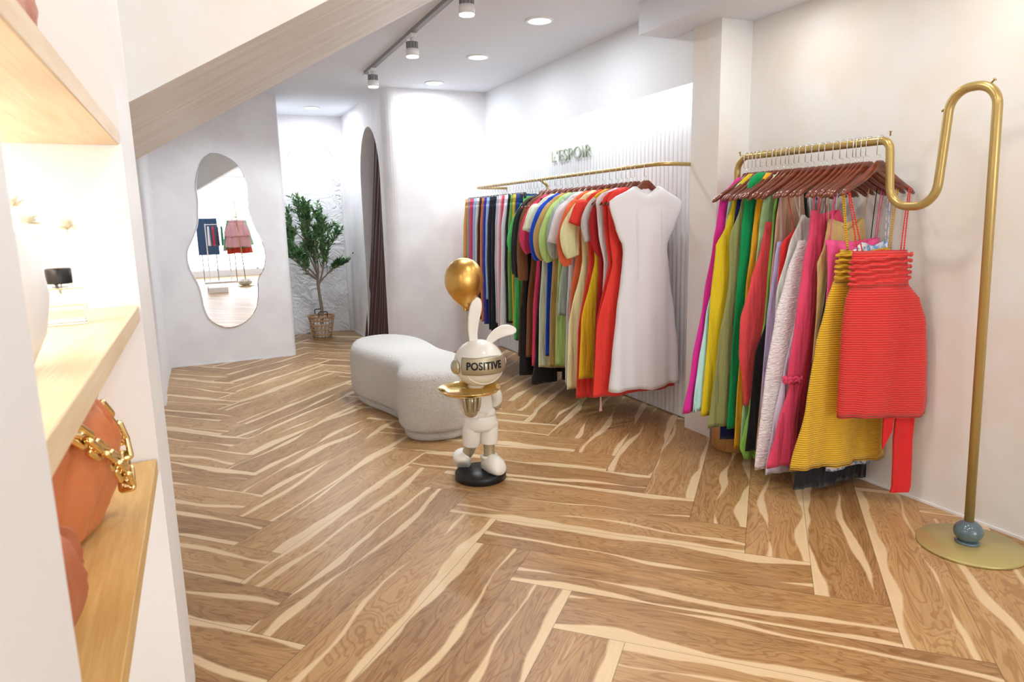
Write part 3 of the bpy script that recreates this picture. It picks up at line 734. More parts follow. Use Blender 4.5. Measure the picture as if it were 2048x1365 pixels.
t = thing('clothes_rack', 'free-standing gold rack with looping bent pole and round base plate', 'clothes rack', (2.56, 2.1, 0))
PX = 2.575
Rk = lambda p: Vector(p)-Vector((2.56, 2.1, 0))
path = [(PX-.015, 1.487, .06), (PX, 1.545, 1.69), (PX, 1.71, 1.69), (PX, 1.735, 1.275), (PX, 1.925, 1.275), (PX, 1.945, 1.54), (PX, 2.80, 1.545), (PX, 2.815, .20)]
bm = bmesh.new(); tube(bm, [Rk(p) for p in fillet(path, [.078, .078, .088, .088, .04, .07], 9)], .0165, 16); obj('pole', bm, M_brass, t, True)
bm = bmesh.new(); lathe(bm, [(.176, 0), (.180, .003), (.180, .009), (.177, .012)], Rk((2.56, 1.475, 0)), 56); obj('base_plate', bm, M_discm, t, True)
bm = bmesh.new(); lathe(bm, [(.040, .012), (.043, .018), (.036, .022)], Rk((PX-.015, 1.487, 0)), 24); ellipsoid(bm, Rk((PX-.015, 1.487, .058)), (.050, .050, .043)); obj('ball', bm, M_ball, t, True)
bm = bmesh.new(); lathe(bm, [(.108, 0), (.112, .003), (.112, .190), (.108, .195)], Rk((2.585, 2.775, 0)), 48); obj('drum_base', bm, M_cyl, t, True)
for p, d in (((PX, 1.58, 1.682), (0, -.7, .7)), ((PX, 1.715, 1.605), (0, .6, .5)), ((PX, 1.945, 1.545), (0, .0, 1)), ((PX, 2.78, 1.543), (0, .3, 1))):
    bm = bmesh.new(); dv = Vector(d).normalized(); tube(bm, [Rk(p)+dv*.010, Rk(p)+dv*.026, Rk(p)+dv*.027, Rk(p)+dv*.030], [.003, .003, .007, .006], 8); obj('screw', bm, M_brass, t, True)

# ------------------------------------------------------------------ hangers
def wood_hanger(loc_y, rx, rz_, zr, rr_, hw, label, group, drop=0.0):
    t = thing('wooden_hanger', label, 'hanger', (rx, loc_y, zr), rz_, group)
    return t
def hook_bm(rr_, zc):
    bm = bmesh.new(); a0 = rr_+.0025
    pts = [(0, 0, zc), (0, 0, -.062), (-a0, 0, -.058), (-a0, 0, -.004)]
    arc_ = [(-a0*math.cos(PI*i/10), 0, a0*math.sin(PI*i/10)) for i in range(11)]
    tube(bm, [pts[0], pts[1], (0, 0, -.0605), pts[2]] + [pts[3]] + arc_ + [(a0, 0, -.008)], .0017, 6); return bm
def hanger_meshes(hw, rr_):
    # shoulder bar lofted along x
    bm = bmesh.new(); st = []
    for i in range(25):
        s = -1+2*i/24; x = s*hw; a = abs(s)
        if a < .13: zt, hh = -.082, .046
        else:
            q = (a-.13)/.87; zt = -.084-.118*q**.78; hh = .044-.020*min(1, q*1.3)
        th = .0050+.0070*a**1.5
        if a > .97: hh *= .55; th *= .6; zt -= .006
        zc = zt-hh/2
        st.append([(x, th*math.cos(k*PI/6+PI/12)*1.1, zc+hh/2*math.sin(k*PI/6+PI/12)*1.05) for k in range(12)])
    rings(bm, st); return bm
def proto_mesh(bm, name, m):
    me = bpy.data.meshes.new(name); bm.normal_update(); bm.to_mesh(me); bm.free()
    for p in me.polygons: p.use_smooth = True
    me.materials.append(m); return me
HB = proto_mesh(hanger_meshes(.205, .0115), 'shoulder_bar', M_hanger)
HK1 = proto_mesh(hook_bm(.0115, -.092), 'hook', M_chrome); HK2 = proto_mesh(hook_bm(.0165, -.092), 'hook', M_chrome)
bm = bmesh.new(); tube(bm, [(-.15, 0, -.10), (.15, 0, -.10)], .003, 6); BAR = proto_mesh(bm, 'bar', M_chrome)
bm = bmesh.new(); box(bm, -.011, .011, -.010, .010, -.135, -.090); bevel(bm, .002, 1); CLP = proto_mesh(bm, 'clip', M_clip)
def part(name, me, parent, loc=(0, 0, 0)):
    o = bpy.data.objects.new(name, me); C.objects.link(o); o.parent = parent; o.location = loc; return o
def hang_wood(x, y, zr, big, rz_, label, group):
    t = thing('wooden_hanger', label, 'hanger', (x, y, zr), rz_+(random.uniform(-.05, .05) if big else 0), group)
    t.rotation_euler.y = random.uniform(-.035, .035) if big else 0
    part('shoulder_bar', HB, t); part('hook', HK2 if big else HK1, t); return t
def hang_clip(x, y, zr, label, group):
    t = thing('clip_hanger', label, 'hanger', (x, y, zr), random.uniform(-.05, .05), group)
    part('bar', BAR, t); part('hook', HK1, t); part('clip', CLP, t, (-.12, 0, 0)); part('clip', CLP, t, (.12, 0, 0)); return t

# ------------------------------------------------------------------ garments
def lerp_prof(prof, z):
    for a, b in zip(prof[:-1], prof[1:]):
        if a[0] >= z >= b[0]:
            f = (a[0]-z)/max(a[0]-b[0], 1e-6); f = f*f*(3-2*f)*.5+f*.5
            return [a[i]+(b[i]-a[i])*f for i in range(1, len(a))]
    return list(prof[-1][1:]) if z < prof[-1][0] else list(prof[0][1:])
def cloth(prof, zbase, folds=5, amp=.008, seed=0, n=56, rows=34, hem=.006, topopen=True, vdip=0, tmul=1):
    """closed fabric tube hanging in the local xz plane; prof rows are (z, xl, xr, thickness), z world, high to low"""
    bm = bmesh.new(); zt, zb = prof[0][0], prof[-1][0]; rr = []
    rows = max(8, int(rows*(zt-zb)/.9))
    for j in range(rows+1):
        v = j/rows; z = zt+(zb-zt)*v; xl, xr, th = lerp_prof(prof, z)[:3]; cx = (xl+xr)/2; hw = (xr-xl)/2; th *= tmul; ring = []
        am = amp*(.15+.85*v**1.2)
        for i in range(n):
            a = 2*PI*i/n; c, s = math.cos(a), math.sin(a)
            x = cx+hw*math.copysign(abs(c)**.85, c)
            y = th*math.copysign(abs(s)**.8, s)+am*math.sin(folds*x/.12+seed*2.3+.5*math.sin(z*4))+am*.5*math.sin(folds*x/.05+seed*1.1)
            zz = z+(hem*math.sin(x*22+seed)*v**6)+.004*mnoise.noise(Vector((x*9, seed, z*6)))
            if j == 0 and vdip: zz -= vdip*max(0, 1-abs(x-cx)/(hw*.8))*(1 if s < 0 else .35)
            elif vdip and v < .35:
                k = (1-v/.35); zz -= vdip*k*k*max(0, 1-abs(x-cx)/(hw*.8))*(1 if s < 0 else .35)
            ring.append((x, y+.003*mnoise.noise(Vector((x*8, z*5, 1))), zz-zbase))
        rr.append(ring)
    # turned-in hem so the edge has thickness
    last = rr[-1]; cx = sum(p[0] for p in last)/n
    rr.append([(cx+(p[0]-cx)*.97, p[1]*.6, p[2]+.004) for p in last]); rr.append([(cx+(p[0]-cx)*.96, p[1]*.5, p[2]+.06) for p in last])
    if topopen:
        f0 = rr[0]; cx = sum(p[0] for p in f0)/n
        rr = [[(cx+(p[0]-cx)*.95, p[1]*.5, p[2]-.04) for p in f0], [(cx+(p[0]-cx)*.97, p[1]*.75, p[2]-.002) for p in f0]]+rr
    rings(bm, rr, True, True); bmesh.ops.recalc_face_normals(bm, faces=bm.faces); return bm
def sleeve_bm(pts, rad, seed, flat=.5):
    bm = bmesh.new(); ps = spline(pts, 6); rs = [v.x for v in spline([(r, 0, 0) for r in rad], 6)]; rr = []
    for i, p in enumerate(ps):
        T = (ps[min(i+1, len(ps)-1)]-ps[max(i-1, 0)]).normalized(); nn = Vector((0, 1, 0)); b = T.cross(nn).normalized(); ring = []
        for k in range(28):
            a = 2*PI*k/28; r = rs[i]*(1+.06*math.sin(a*6+seed+i*.15)); ring.append(p+b*r*math.cos(a)+nn*r*flat*math.sin(a))
        rr.append(ring)
    l = rr[-1]; c = sum(l, Vector())/28; rr.append([c+(p-c)*.9 for p in l]); ins = ps[-3]; rr.append([ins+(p-c)*.75 for p in l])
    rings(bm, rr); bmesh.ops.recalc_face_normals(bm, faces=bm.faces); return bm

# --- trousers and skirts on clip hangers (far half of the wall rail): y, colour, hem z, half widths, name, label
TR = [
 (5.76, (.72, .36, .10), .44, 'trousers', 'amber tan trousers hanging leftmost on the wall rail', 'amber tan trousers', .0),
 (5.70, (.36, .32, .38), .50, 'trousers', 'mauve grey trousers between the amber and the raspberry pair', 'mauve grey trousers', 0),
 (5.64, (.68, .07, .15), .48, 'trousers', 'raspberry red trousers near the left end of the wall rail', 'raspberry trousers', 0),
 (5.57, (.36, .50, .78), .46, 'trousers', 'sky blue trousers next to the raspberry pair', 'sky blue trousers', 0),
 (5.50, (.72, .70, .67), .44, 'trousers', 'off-white trousers beside the sky blue pair', 'off-white trousers', 0),
 (5.44, (.06, .022, .018), .42, 'trousers', 'dark chocolate trousers with only a narrow edge showing', 'chocolate trousers', 0),
 (5.38, (.66, .20, .10), .40, 'trousers', 'rust orange trousers before the royal blue pair', 'rust trousers', 0),
 (5.33, (.035, .045, .35), .38, 'trousers', 'royal blue trousers behind the balloon', 'royal blue trousers', 0),
 (5.27, (.40, .58, .86), .60, 'shorts', 'pale blue shorts in front of the royal blue trousers', 'pale blue shorts', 0),
 (5.21, (.018, .018, .035), .36, 'trousers', 'navy black trousers beside the pale blue shorts', 'navy black trousers', 0),
 (5.14, (.014, .013, .020), .335, 'trousers', 'black wide trousers hanging behind the bunny ear', 'black wide trousers', .015),
 (5.07, (.52, .58, .66), .42, 'trousers', 'grey blue trousers beside the black wide pair', 'grey blue trousers', 0),
 (5.02, (.86, .62, .68), .40, 'trousers', 'light pink trousers with a thin edge showing', 'light pink trousers', 0),
 (4.975, (.68, .07, .14), .40, 'trousers', 'crimson trousers between light pink and white', 'crimson trousers', 0),
 (4.92, (.80, .83, .88), .345, 'trousers', 'wide white linen trousers, brightest pair on the wall rail', 'white linen trousers', .02),
 (4.85, (.015, .015, .018), .45, 'trousers', 'black trousers right behind the white linen pair', 'black slim trousers', 0),
 (4.80, (.18, .42, .10), .48, 'trousers', 'leaf green trousers with a narrow edge above the yellow pair', 'leaf green trousers', 0),
 (4.76, (.74, .52, .05), .40, 'trousers', 'mustard yellow trousers beside the navy blue pair', 'mustard trousers', 0),
 (4.71, (.02, .055, .22), .33, 'trousers', 'navy blue trousers behind the bright green gathered skirt', 'navy blue trousers', 0),
]
for i, (y, col, hz, nm, lab, short, ex) in enumerate(TR):
    t = thing(nm, lab, 'trousers' if nm == 'trousers' else 'shorts', (RX, y, hz), random.uniform(-.04, .04), 'trousers on the left half of the wall rail')
    m = fab(col); w = .185+random.uniform(-.008, .008)
    if i in (14,): w = .20
    ob = cloth([(1.418, -.165, .165, .013), (1.38, -.17, .17, .014)], hz, 3, .002, i, rows=40, hem=0); obj('waistband', ob, m, t, True)
    ob = cloth([(1.383, -.170, .000, .016), (1.2, -w, .000, .022), (.9, -w-.012, -.005, .021), (hz+.1, -w-.01-ex, -.01, .019), (hz, -w-.012-ex, -.01, .019)], hz, 3, .004, i*1.7, n=32, topopen=False); obj('leg', ob, m, t, True)
    ob = cloth([(1.383, .000, .170, .016), (1.2, .0, w, .022), (.9, .005, w, .021), (hz+.1, .01, w, .019), (hz+.012, .01, w, .019)], hz, 3, .004, i*1.3+2, n=32, topopen=False); obj('leg', ob, m, t, True)
    hang_clip(RX, y, 1.543, 'chrome clip hanger holding the '+short, 'clip hangers on the wall rail')
# bright green gathered skirt with ties, front-most of the clipped clothes
GRN = fab((.10, .62, .17))
t = thing('gathered_skirt', 'bright green gathered skirt clipped before the wooden hangers', 'skirt', (RX, 4.65, .35), 0, 'trousers on the left half of the wall rail')
obj('waistband', cloth([(1.425, -.12, .15, .018), (1.36, -.14, .16, .022)], .35, 9, .003, 3, hem=0), GRN, t, True)
obj('skirt', cloth([(1.363, -.14, .16, .02), (1.15, -.22, .20, .022), (.85, -.215, .2, .02), (.42, -.235, .2, .02), (.36, -.235, .2, .018)], .35, 8, .006, 3, topopen=False), GRN, t, True)
b_ = sleeve_bm([(-.13, -.02, 1.36-.35), (-.20, -.02, 1.22-.35), (-.225, -.02, 1.08-.35), (-.20, -.02, .99-.35)], [.03, .045, .055, .022], 2, .35); obj('ruffle', b_, GRN, t, True)
hang_clip(RX, 4.65, 1.543, 'chrome and black clip hanger holding the bright green skirt', 'clip hangers on the wall rail')

WG = 'tops and dresses on the wall rail'; WHG = 'wooden hangers on the wall rail'
def dress(x, y, rz_, zr, big, nm, cat, lab, short, grp, hgrp, col, hemz, prof=None, slv=None, sh=.19, neck=.088, rw=None, mat_=None, straps=None, folds=5, amp=.006, th=.018, waist=None, seed=0, hlab=None, vdip=.0, hanger=True, hx=0, collar=False):
    zh = zr-.088
    t = thing(nm, lab, cat, (x, y, hemz), rz_, grp); m = mat_ or fab(col)
    if prof is None:
        a = sh
        prof = [(zh-.030, -neck, neck, .010), (zh-.055, -a*.78, a*.78, th*.8), (zh-.095, -a, a, th), (zh-.16, -a*.96, a*.96, th), (zh-.30, -a*.90, a*.90, th*1.1)]
        wz = waist or (zh-.46)
        prof += [(wz, -.165, .165, th*1.1), ((wz+hemz)/2, -(rw or .22)*.93, (rw or .22)*.93, th*1.2), (hemz, -(rw or .22), (rw or .22), th*1.2)]
    wz = waist or (prof[0][0]-.45)
    if waist and hemz < wz-.15:
        top = [p for p in prof if p[0] > wz]; cut = [wz]+lerp_prof(prof, wz)
        low = [p for p in prof if p[0] < wz-.001]
        obj('bodice', cloth(top+[cut], hemz, 2, .003, seed, vdip=vdip, hem=0), m, t, True)
        obj('skirt', cloth([[wz+.003]+[cut[1]-.001, cut[2]+.001, cut[3]]]+low, hemz, folds, amp, seed, topopen=False), m, t, True)
    else:
        obj('body', cloth(prof, hemz, folds, amp, seed, vdip=vdip), m, t, True)
    if slv:
        pts, rad, sm = slv
        for s in (-1, 1):
            obj('sleeve', sleeve_bm([(s*p[0], p[1], p[2]-hemz) for p in pts], rad, seed, .38), sm or m, t, True)
    if straps:
        for (p, q, r) in straps:
            bm = bmesh.new(); tube(bm, spline([Vector(p)-Vector((0, 0, hemz)), (Vector(p)+Vector(q))/2-Vector((0, 0, hemz))+Vector((0, .002, 0)), Vector(q)-Vector((0, 0, hemz))], 4), r, 6); obj('strap', bm, m, t, True)
    if collar:
        bm = bmesh.new(); tube(bm, [(neck*1.02*math.cos(a), .014*math.sin(a), zh-.010-hemz+.004*abs(math.sin(a))) for a in [2*PI*i/32 for i in range(33)]], .005, 6); obj('collar', bm, m, t, True)
    if hanger: hang_wood(x+hx, y, zr, big, rz_, hlab or ('reddish-brown wooden hanger carrying the '+short), hgrp)
    return t
Z = 1.455
def puff(o=.25, zl=.99, r=.052, cuff=.028): return ([(.155, 0, Z-.09), (.20, 0, Z-.16), (o, 0, (Z+zl)/2-.06), (o-.005, 0, zl+.06), (o-.02, 0, zl)], [.022, .042, r, r*.95, cuff], None)
def flare(o=.245, zl=1.16, r=.05): return ([(.13, 0, Z-.08), (.18, 0, Z-.13), (o-.03, 0, (Z+zl)/2), (o+.012, 0, zl+.02)], [.022, .036, r*.86, r], None)
def longs(zl, col=None, o=.235): return ([(.155, 0, Z-.09), (.205, 0, Z-.2), (o, 0, 1.05), (o, 0, .9), (o, 0, zl)], [.024, .040, .040, .038, .034], col)
TOPS = [
 # y, name, cat, label, short, colour, hem, sleeve, kw
 (4.56, 'coat', 'coat', 'dark brown long coat, farthest of the clothes on wooden hangers', 'dark brown coat', (.13, .065, .025), .24, longs(.86, M_black), dict(rw=.235)),
 (4.50, 'long_dress', 'dress', 'black long dress wedged between the two brown coats', 'black long dress', (.014, .013, .016), .10, longs(.84), dict(rw=.25)),
 (4.44, 'coat', 'coat', 'chestnut brown drawstring coat behind the raspberry dress', 'chestnut coat', (.23, .095, .035), .25, longs(.82), dict(rw=.225)),
 (4.36, 'long_dress', 'dress', 'raspberry pink dress with gathered sleeve tied by a bow', 'raspberry pink dress', (.78, .055, .15), .20, puff(.245, 1.02), dict(rw=.225)),
 (4.27, 'long_dress', 'dress', 'ivory dress with short flared sleeve beside the raspberry one', 'ivory dress', (.80, .84, .58), .205, flare(.25, 1.15), dict(rw=.21)),
 (4.20, 'blouse_dress', 'dress', 'cobalt blue dress between the ivory and tan ones', 'cobalt blue dress', (.01, .07, .58), .30, puff(.25, .98, .048, .03), dict(rw=.19)),
 (4.12, 'long_dress', 'dress', 'tan dress with full gathered sleeve next to cobalt blue', 'tan dress', (.56, .36, .14), .235, puff(.25, .985, .055), dict(rw=.205)),
 (4.04, 'long_dress', 'dress', 'lime green dress with puffed sleeve in the middle of the rail', 'lime green dress', (.52, .74, .24), .26, puff(.25, .975, .055), dict(rw=.20)),
 (3.96, 'blouse', 'blouse', 'sage grey blouse with gathered cuff beside the lime dress', 'sage grey blouse', (.42, .50, .44), .62, puff(.24, 1.0, .045), dict()),
 (3.89, 'long_dress', 'dress', 'white short-sleeved dress between sage grey and orange', 'white short-sleeved dress', (.80, .80, .84), .16, flare(.255, 1.08), dict(rw=.20)),
 (3.81, 'blouse', 'blouse', 'orange blouse with long gathered sleeve', 'orange blouse', (.82, .16, .06), .60, puff(.245, .96, .05), dict()),
 (3.73, 'tiered_dress', 'dress', 'pale yellow tiered dress with wide puffed sleeve', 'pale yellow tiered dress', (.84, .84, .46), .17, puff(.25, 1.02, .062, .045), dict(rw=.285, folds=7)),
 (3.65, 'long_dress', 'dress', 'tomato red dress with pointed flared sleeve, hem lowest of the reds', 'tomato red dress', (.80, .05, .035), .13, flare(.255, 1.20, .040), dict(rw=.265)),
 (3.58, 'long_dress', 'dress', 'golden yellow dress with grey-lined cap sleeve', 'golden yellow dress', (.76, .50, .02), .27, ([(.155, 0, Z-.09), (.20, 0, Z-.15), (.225, 0, 1.22), (.205, 0, 1.12)], [.022, .030, .034, .030], fab((.62, .60, .58))), dict(rw=.285)),
 (3.525, 'long_dress', 'dress', 'dark red sleeved dress behind the off-white one', 'dark red dress', (.42, .015, .02), .25, ([(.155, 0, Z-.09), (.19, 0, Z-.2), (.18, 0, 1.12), (.15, 0, 1.04)], [.022, .038, .038, .03], None), dict(rw=.20)),
 (3.475, 'long_dress', 'dress', 'off-white sleeveless dress between dark red and red', 'off-white sleeveless dress', (.74, .72, .74), .42, None, dict(rw=.19, sh=.225)),
 (3.425, 'long_dress', 'dress', 'plain red sleeveless dress, second behind the white front dress', 'plain red dress', (.74, .045, .035), .28, None, dict(rw=.265, sh=.21)),
 (3.385, 'long_dress', 'dress', 'bright red flared dress directly behind the white front dress', 'bright red dress', (.82, .05, .035), .20, None, dict(rw=.30, sh=.205)),
]
for i, (y, nm, cat, lab, short, col, hz, slv, kw) in enumerate(TOPS):
    lastdress = dress(RX-.01, y, random.uniform(-.05, .03), 1.543, False, nm, cat, lab, short, WG, WHG, col, hz, slv=slv, seed=.08*i, vdip=.045, th=.013, **kw)
# pink bow tie and black trousers hem seen on the floor side
t = thing('trousers', 'black wide-legged trousers, lowest hem beneath the raspberry dress', 'trousers', (RX-.02, 4.32, .06), 0, WG)
obj('leg', cloth([(.9, -.15, .0, .014), (.3, -.20, -.02, .018), (.08, -.235, -.02, .03)], .06, 6, .006, 4), fab((.012, .012, .014)), t, True)
obj('leg', cloth([(.9, .0, .15, .014), (.3, .02, .19, .018), (.08, .02, .21, .03)], .06, 6, .006, 6), fab((.012, .012, .014)), t, True)
obj('waistband', cloth([(1.40, -.14, .14, .010), (.89, -.15, .15, .012)], .06, 2, .002, 6), fab((.012, .012, .014)), t, True)
hang_wood(RX-.02, 4.32, 1.543, False, 0, 'reddish-brown wooden hanger carrying the black wide-legged trousers', WHG)
# ribbon hanging from the bright red dress, drawstring bow on the raspberry sleeve
bm = bmesh.new(); rings(bm, [[(-.245+w*a, b*.002, z) for a, b in ((-1, -1), (1, -1), (1, 1), (-1, 1))] for z, w in ((.02, .004), (-.05, .005), (-.085, .010))]); obj('hem_ribbon', bm, fab((.72, .45, .36)), lastdress)
# white front dress
WD = mat('white_crepe', (.80, .81, .84), .7, sheen=.1, bump=(60, .25, .003))
wp = [(1.425, -.085, .095, .010), (1.405, -.12, .135, .018), (1.372, -.20, .20, .022), (1.345, -.243, .25, .018), (1.335, -.247, .254, .020), (1.30, -.238, .243, .024), (1.20, -.205, .205, .030), (1.135, -.180, .175, .032), (1.125, -.160, .160, .034), (1.06, -.150, .152, .036), (.98, -.155, .165, .040), (.90, -.165, .175, .046), (.70, -.195, .205, .055), (.45, -.225, .23, .065), (.255, -.245, .245, .072)]
t = dress(RX-.005, 3.30, -.02, 1.543, False, 'cap_sleeve_dress', 'dress', 'white cap-sleeved dress with darts, front-most on the wall rail', 'white cap-sleeved dress', WG, WHG, None, .255, prof=wp, mat_=WD, folds=3, amp=.012, seed=4.3, vdip=.045)
for sx in (-.075, .085):
    bm = bmesh.new(); tube(bm, spline([(sx*1.0, -.034, 1.30-.255), (sx*1.02, -.040, 1.15-.255), (sx*.95, -.043, 1.03-.255), (sx*1.05, -.047, .90-.255)], 4), .0010, 6); obj('dart', bm, WD, t, True)
bm = bx(.045, .085, -.012, -.009, 1.372-.255, 1.385-.255); obj('neck_label', bm, fab((.45, .16, .12)), t)

# --- free-standing rack
RG = 'dresses on the free-standing rack'; RHG = 'wooden hangers on the free-standing rack'
R2 = PX
def rdress(y, lab, short, col, hz, L, nm='long_dress', cat='dress', rz_=-.03, **kw):
    """L: left edge (z, x from rail) world rows -> symmetric profile"""
    th = kw.pop('th', .013); tl = kw.pop('top_in', 0)
    if kw.get('straps'): kw.setdefault('vdip', .05)
    prof = [(z, -l, r, th*(1 if i else .9)) for i, (z, l, r) in enumerate(L)]
    return dress(R2, y, rz_, 1.545, True, nm, cat, lab, short, RG, RHG, col, hz, prof=prof, th=th, **kw)
S_ = lambda hz, w0, w1, sh=.155: [(1.44, .055, .055), (1.405, .10, .10), (1.375, sh, sh), (1.25, sh-.01, sh-.01), (1.12, .17+w0, .165), (.85, .20+w0, .17), (hz, w1, .18)]
rdress(2.735, 'magenta dress, leftmost on the free-standing rack', 'magenta dress', (.72, .03, .33), .255, [(1.44, .055, .055), (1.40, .10, .10), (1.36, .16, .16), (1.25, .175, .15), (1.12, .20, .16), (.84, .245, .17), (.5, .31, .18), (.255, .365, .19)])
rdress(2.706, 'pale aqua long dress showing a thin strip beside magenta', 'pale aqua dress', (.50, .82, .80), .26, [(1.43, .05, .05), (1.38, .13, .13), (1.2, .15, .15), (1.0, .19, .17), (.74, .255, .17), (.5, .29, .18), (.26, .325, .19)])
rdress(2.68, 'yellow sleeveless A-line dress with deep armhole', 'yellow sleeveless dress', (.76, .57, .015), .235, [(1.455, .035, .07), (1.41, .095, .10), (1.33, .13, .13), (1.20, .17, .15), (1.11, .225, .16), (.8, .25, .17), (.235, .285, .19)], th=.018)
rdress(2.655, 'navy dress almost hidden between yellow and olive', 'navy dress', (.012, .018, .14), .10, [(1.43, .05, .05), (1.38, .12, .12), (1.15, .15, .15), (.8, .17, .16), (.1, .19, .18)])
rdress(2.625, 'olive green sleeveless dress with waist seam', 'olive green dress', (.30, .32, .12), .185, [(1.45, .05, .05), (1.40, .10, .10), (1.30, .13, .13), (1.14, .195, .15), (.95, .19, .17), (.6, .24, .18), (.185, .285, .19)])
rdress(2.585, 'emerald green dress with high shoulder on the free-standing rack', 'emerald green dress', (.0, .30, .085), .18, [(1.455, .07, .06), (1.42, .12, .10), (1.33, .145, .14), (1.14, .16, .16), (.8, .18, .17), (.18, .21, .19)], th=.016)
rdress(2.55, 'amber dress between emerald green and the coral one', 'amber dress', (.80, .40, .015), .08, [(1.45, .05, .05), (1.40, .09, .10), (1.25, .11, .13), (1.10, .125, .15), (.9, .15, .17), (.08, .19, .19)])
rdress(2.525, 'pale mint strappy dress behind the coral one', 'pale mint dress', (.45, .74, .40), .10, [(1.44, .04, .05), (1.36, .08, .09), (1.2, .10, .12), (.9, .12, .15), (.1, .17, .19)])
rdress(2.495, 'coral red drooping wide jumpsuit narrowing to a point', 'coral red jumpsuit', (.76, .075, .085), .32, [(1.22, .09, .12), (1.10, .115, .15), (.95, .17, .16), (.76, .225, .15), (.58, .225, .10), (.45, .20, -.05), (.32, .18, -.15)], nm='jumpsuit', cat='jumpsuit', straps=[((-.05, 0, 1.21), (-.03, 0, 1.43), .002), ((.06, 0, 1.21), (.06, 0, 1.42), .002)], th=.018)
rdress(2.465, 'light green dress whose crumpled hem shows near the floor', 'light green crumpled dress', (.27, .62, .10), .055, [(1.40, .05, .10), (1.25, .08, .13), (.9, .10, .16), (.4, .15, .18), (.25, .20, .19), (.12, .225, .19), (.055, .20, .18)], folds=9, amp=.010)
rdress(2.445, 'black long dress between light green and lavender', 'black strappy dress', (.013, .012, .016), .105, [(1.38, .07, .10), (1.15, .09, .13), (.75, .105, .15), (.6, .17, .16), (.105, .215, .18)])
rdress(2.415, 'beige pleated strappy dress beside the lavender skirt', 'beige dress', (.58, .36, .24), .12, [(1.36, .09, .05), (1.2, .11, .07), (.9, .13, .14), (.12, .17, .18)], folds=12)
rdress(2.385, 'lavender pleated skirt with wide waistband', 'lavender skirt', (.52, .47, .80), .12, [(1.13, .125, .10), (1.06, .135, .12), (.8, .165, .15), (.12, .19, .18)], nm='pleated_skirt', cat='skirt', folds=9, straps=[((-.10, 0, 1.12), (-.12, 0, 1.39), .0018), ((.08, 0, 1.12), (.10, 0, 1.39), .0018)], th=.016)
rdress(2.35, 'scarlet V-neck strappy dress behind the white ones', 'scarlet strappy dress', (.74, .03, .03), .13, [(1.19, .06, .08), (1.12, .14, .12), (.9, .15, .14), (.13, .18, .17)], straps=[((-.06, 0, 1.18), (-.12, 0, 1.37), .002), ((.07, 0, 1.18), (.11, 0, 1.37), .002)])
rdress(2.315, 'pearl white strappy dress with narrow bodice', 'pearl white dress', (.72, .73, .70), .20, [(1.25, .06, .07), (1.1, .13, .12), (.9, .19, .14), (.2, .2, .17)], straps=[((-.07, 0, 1.24), (-.12, 0, 1.37), .002), ((.07, 0, 1.24), (.11, 0, 1.37), .002)])
SE = mat('seersucker', (.82, .74, .78), .8, bump=(55, 1.0, .012, (1, 1, 2.5)), var=(70, (.90, .86, .88), .4, .6))
rdress(2.275, 'crinkled white-pink seersucker long dress', 'white-pink seersucker dress', None, .085, [(1.14, .11, .12), (1.0, .17, .14), (.8, .225, .15), (.5, .27, .16), (.085, .305, .19)], mat_=SE, th=.022, amp=.004, straps=[((-.10, 0, 1.13), (-.12, 0, 1.37), .002), ((.10, 0, 1.13), (.11, 0, 1.37), .002)])
rdress(2.245, 'pale lilac dress whose rounded hem peeks below the watermelon pink one', 'pale lilac dress', (.72, .66, .84), .06, [(1.15, .06, .10), (.9, .12, .13), (.3, .24, .18), (.06, .27, .12)], straps=[((-.06, 0, 1.14), (-.10, 0, 1.38), .002)])
PK = fab((.78, .07, .16))
t = rdress(2.20, 'watermelon pink long dress with ruffle seam at the knee', 'watermelon pink dress', (.78, .07, .16), .115, [(1.27, .125, .04), (1.17, .13, .10), (1.05, .155, .13), (.8, .185, .15), (.52, .215, .16), (.50, .20, .15), (.3, .26, .18), (.115, .305, .20)], straps=[((-.11, 0, 1.26), (-.115, 0, 1.375), .003), ((-.085, 0, 1.24), (-.08, 0, 1.385), .003)], th=.022, amp=.008, waist=.52)
bm = bmesh.new(); 
for k in range(2):
    tube(bm, [(-.03+.200*math.cos(a), .028*math.sin(a)+.004*math.sin(a*17), .515+.012*k+.006*math.sin(a*23+k)-.115) for a in [2*PI*i/120 for i in range(121)]], .008, 6)
obj('ruffle', bm, PK, t, True)
rdress(2.165, 'wine red dress mostly hidden behind watermelon pink', 'wine red dress', (.30, .01, .02), .14, [(1.15, .08, .10), (.9, .12, .13), (.14, .20, .18)], straps=[((-.07, 0, 1.14), (-.09, 0, 1.39), .002)])
rdress(2.13, 'khaki tan camisole dress behind the hot pink one', 'khaki camisole dress', (.58, .40, .16), .30, [(1.23, .10, .11), (1.12, .115, .13), (1.04, .155, .14), (.97, .145, .13), (.8, .14, .14), (.3, .16, .18)], straps=[((-.10, 0, 1.22), (-.11, 0, 1.375), .002), ((.11, 0, 1.22), (.13, 0, 1.365), .002)])
rdress(2.10, 'black low-hanging dress touching close to the floor under the yellow one', 'black low-hanging dress', (.013, .012, .016), .035, [(1.08, .09, .12), (1.0, .12, .14), (.3, .22, .18), (.035, .25, .20)], straps=[((.12, 0, 1.07), (.14, 0, 1.36), .002)], folds=8)
t = rdress(2.085, 'hot pink camisole dress with thin double straps', 'hot pink camisole dress', (.84, .09, .28), .42, [(1.145, .165, .16), (1.10, .15, .15), (.97, .135, .14), (.85, .14, .15), (.42, .18, .18)], vdip=.035, straps=[((-.14, 0, 1.14), (-.11, 0, 1.375), .0018), ((-.135, 0, 1.14), (-.125, 0, 1.37), .0018), ((.13, 0, 1.14), (.15, 0, 1.355), .0018), ((.14, 0, 1.14), (.165, 0, 1.35), .0018)])
FL = mat('floral_print', (.15, .40, .75), .7, var=(60, (.85, .80, .86), .42, .52)); 
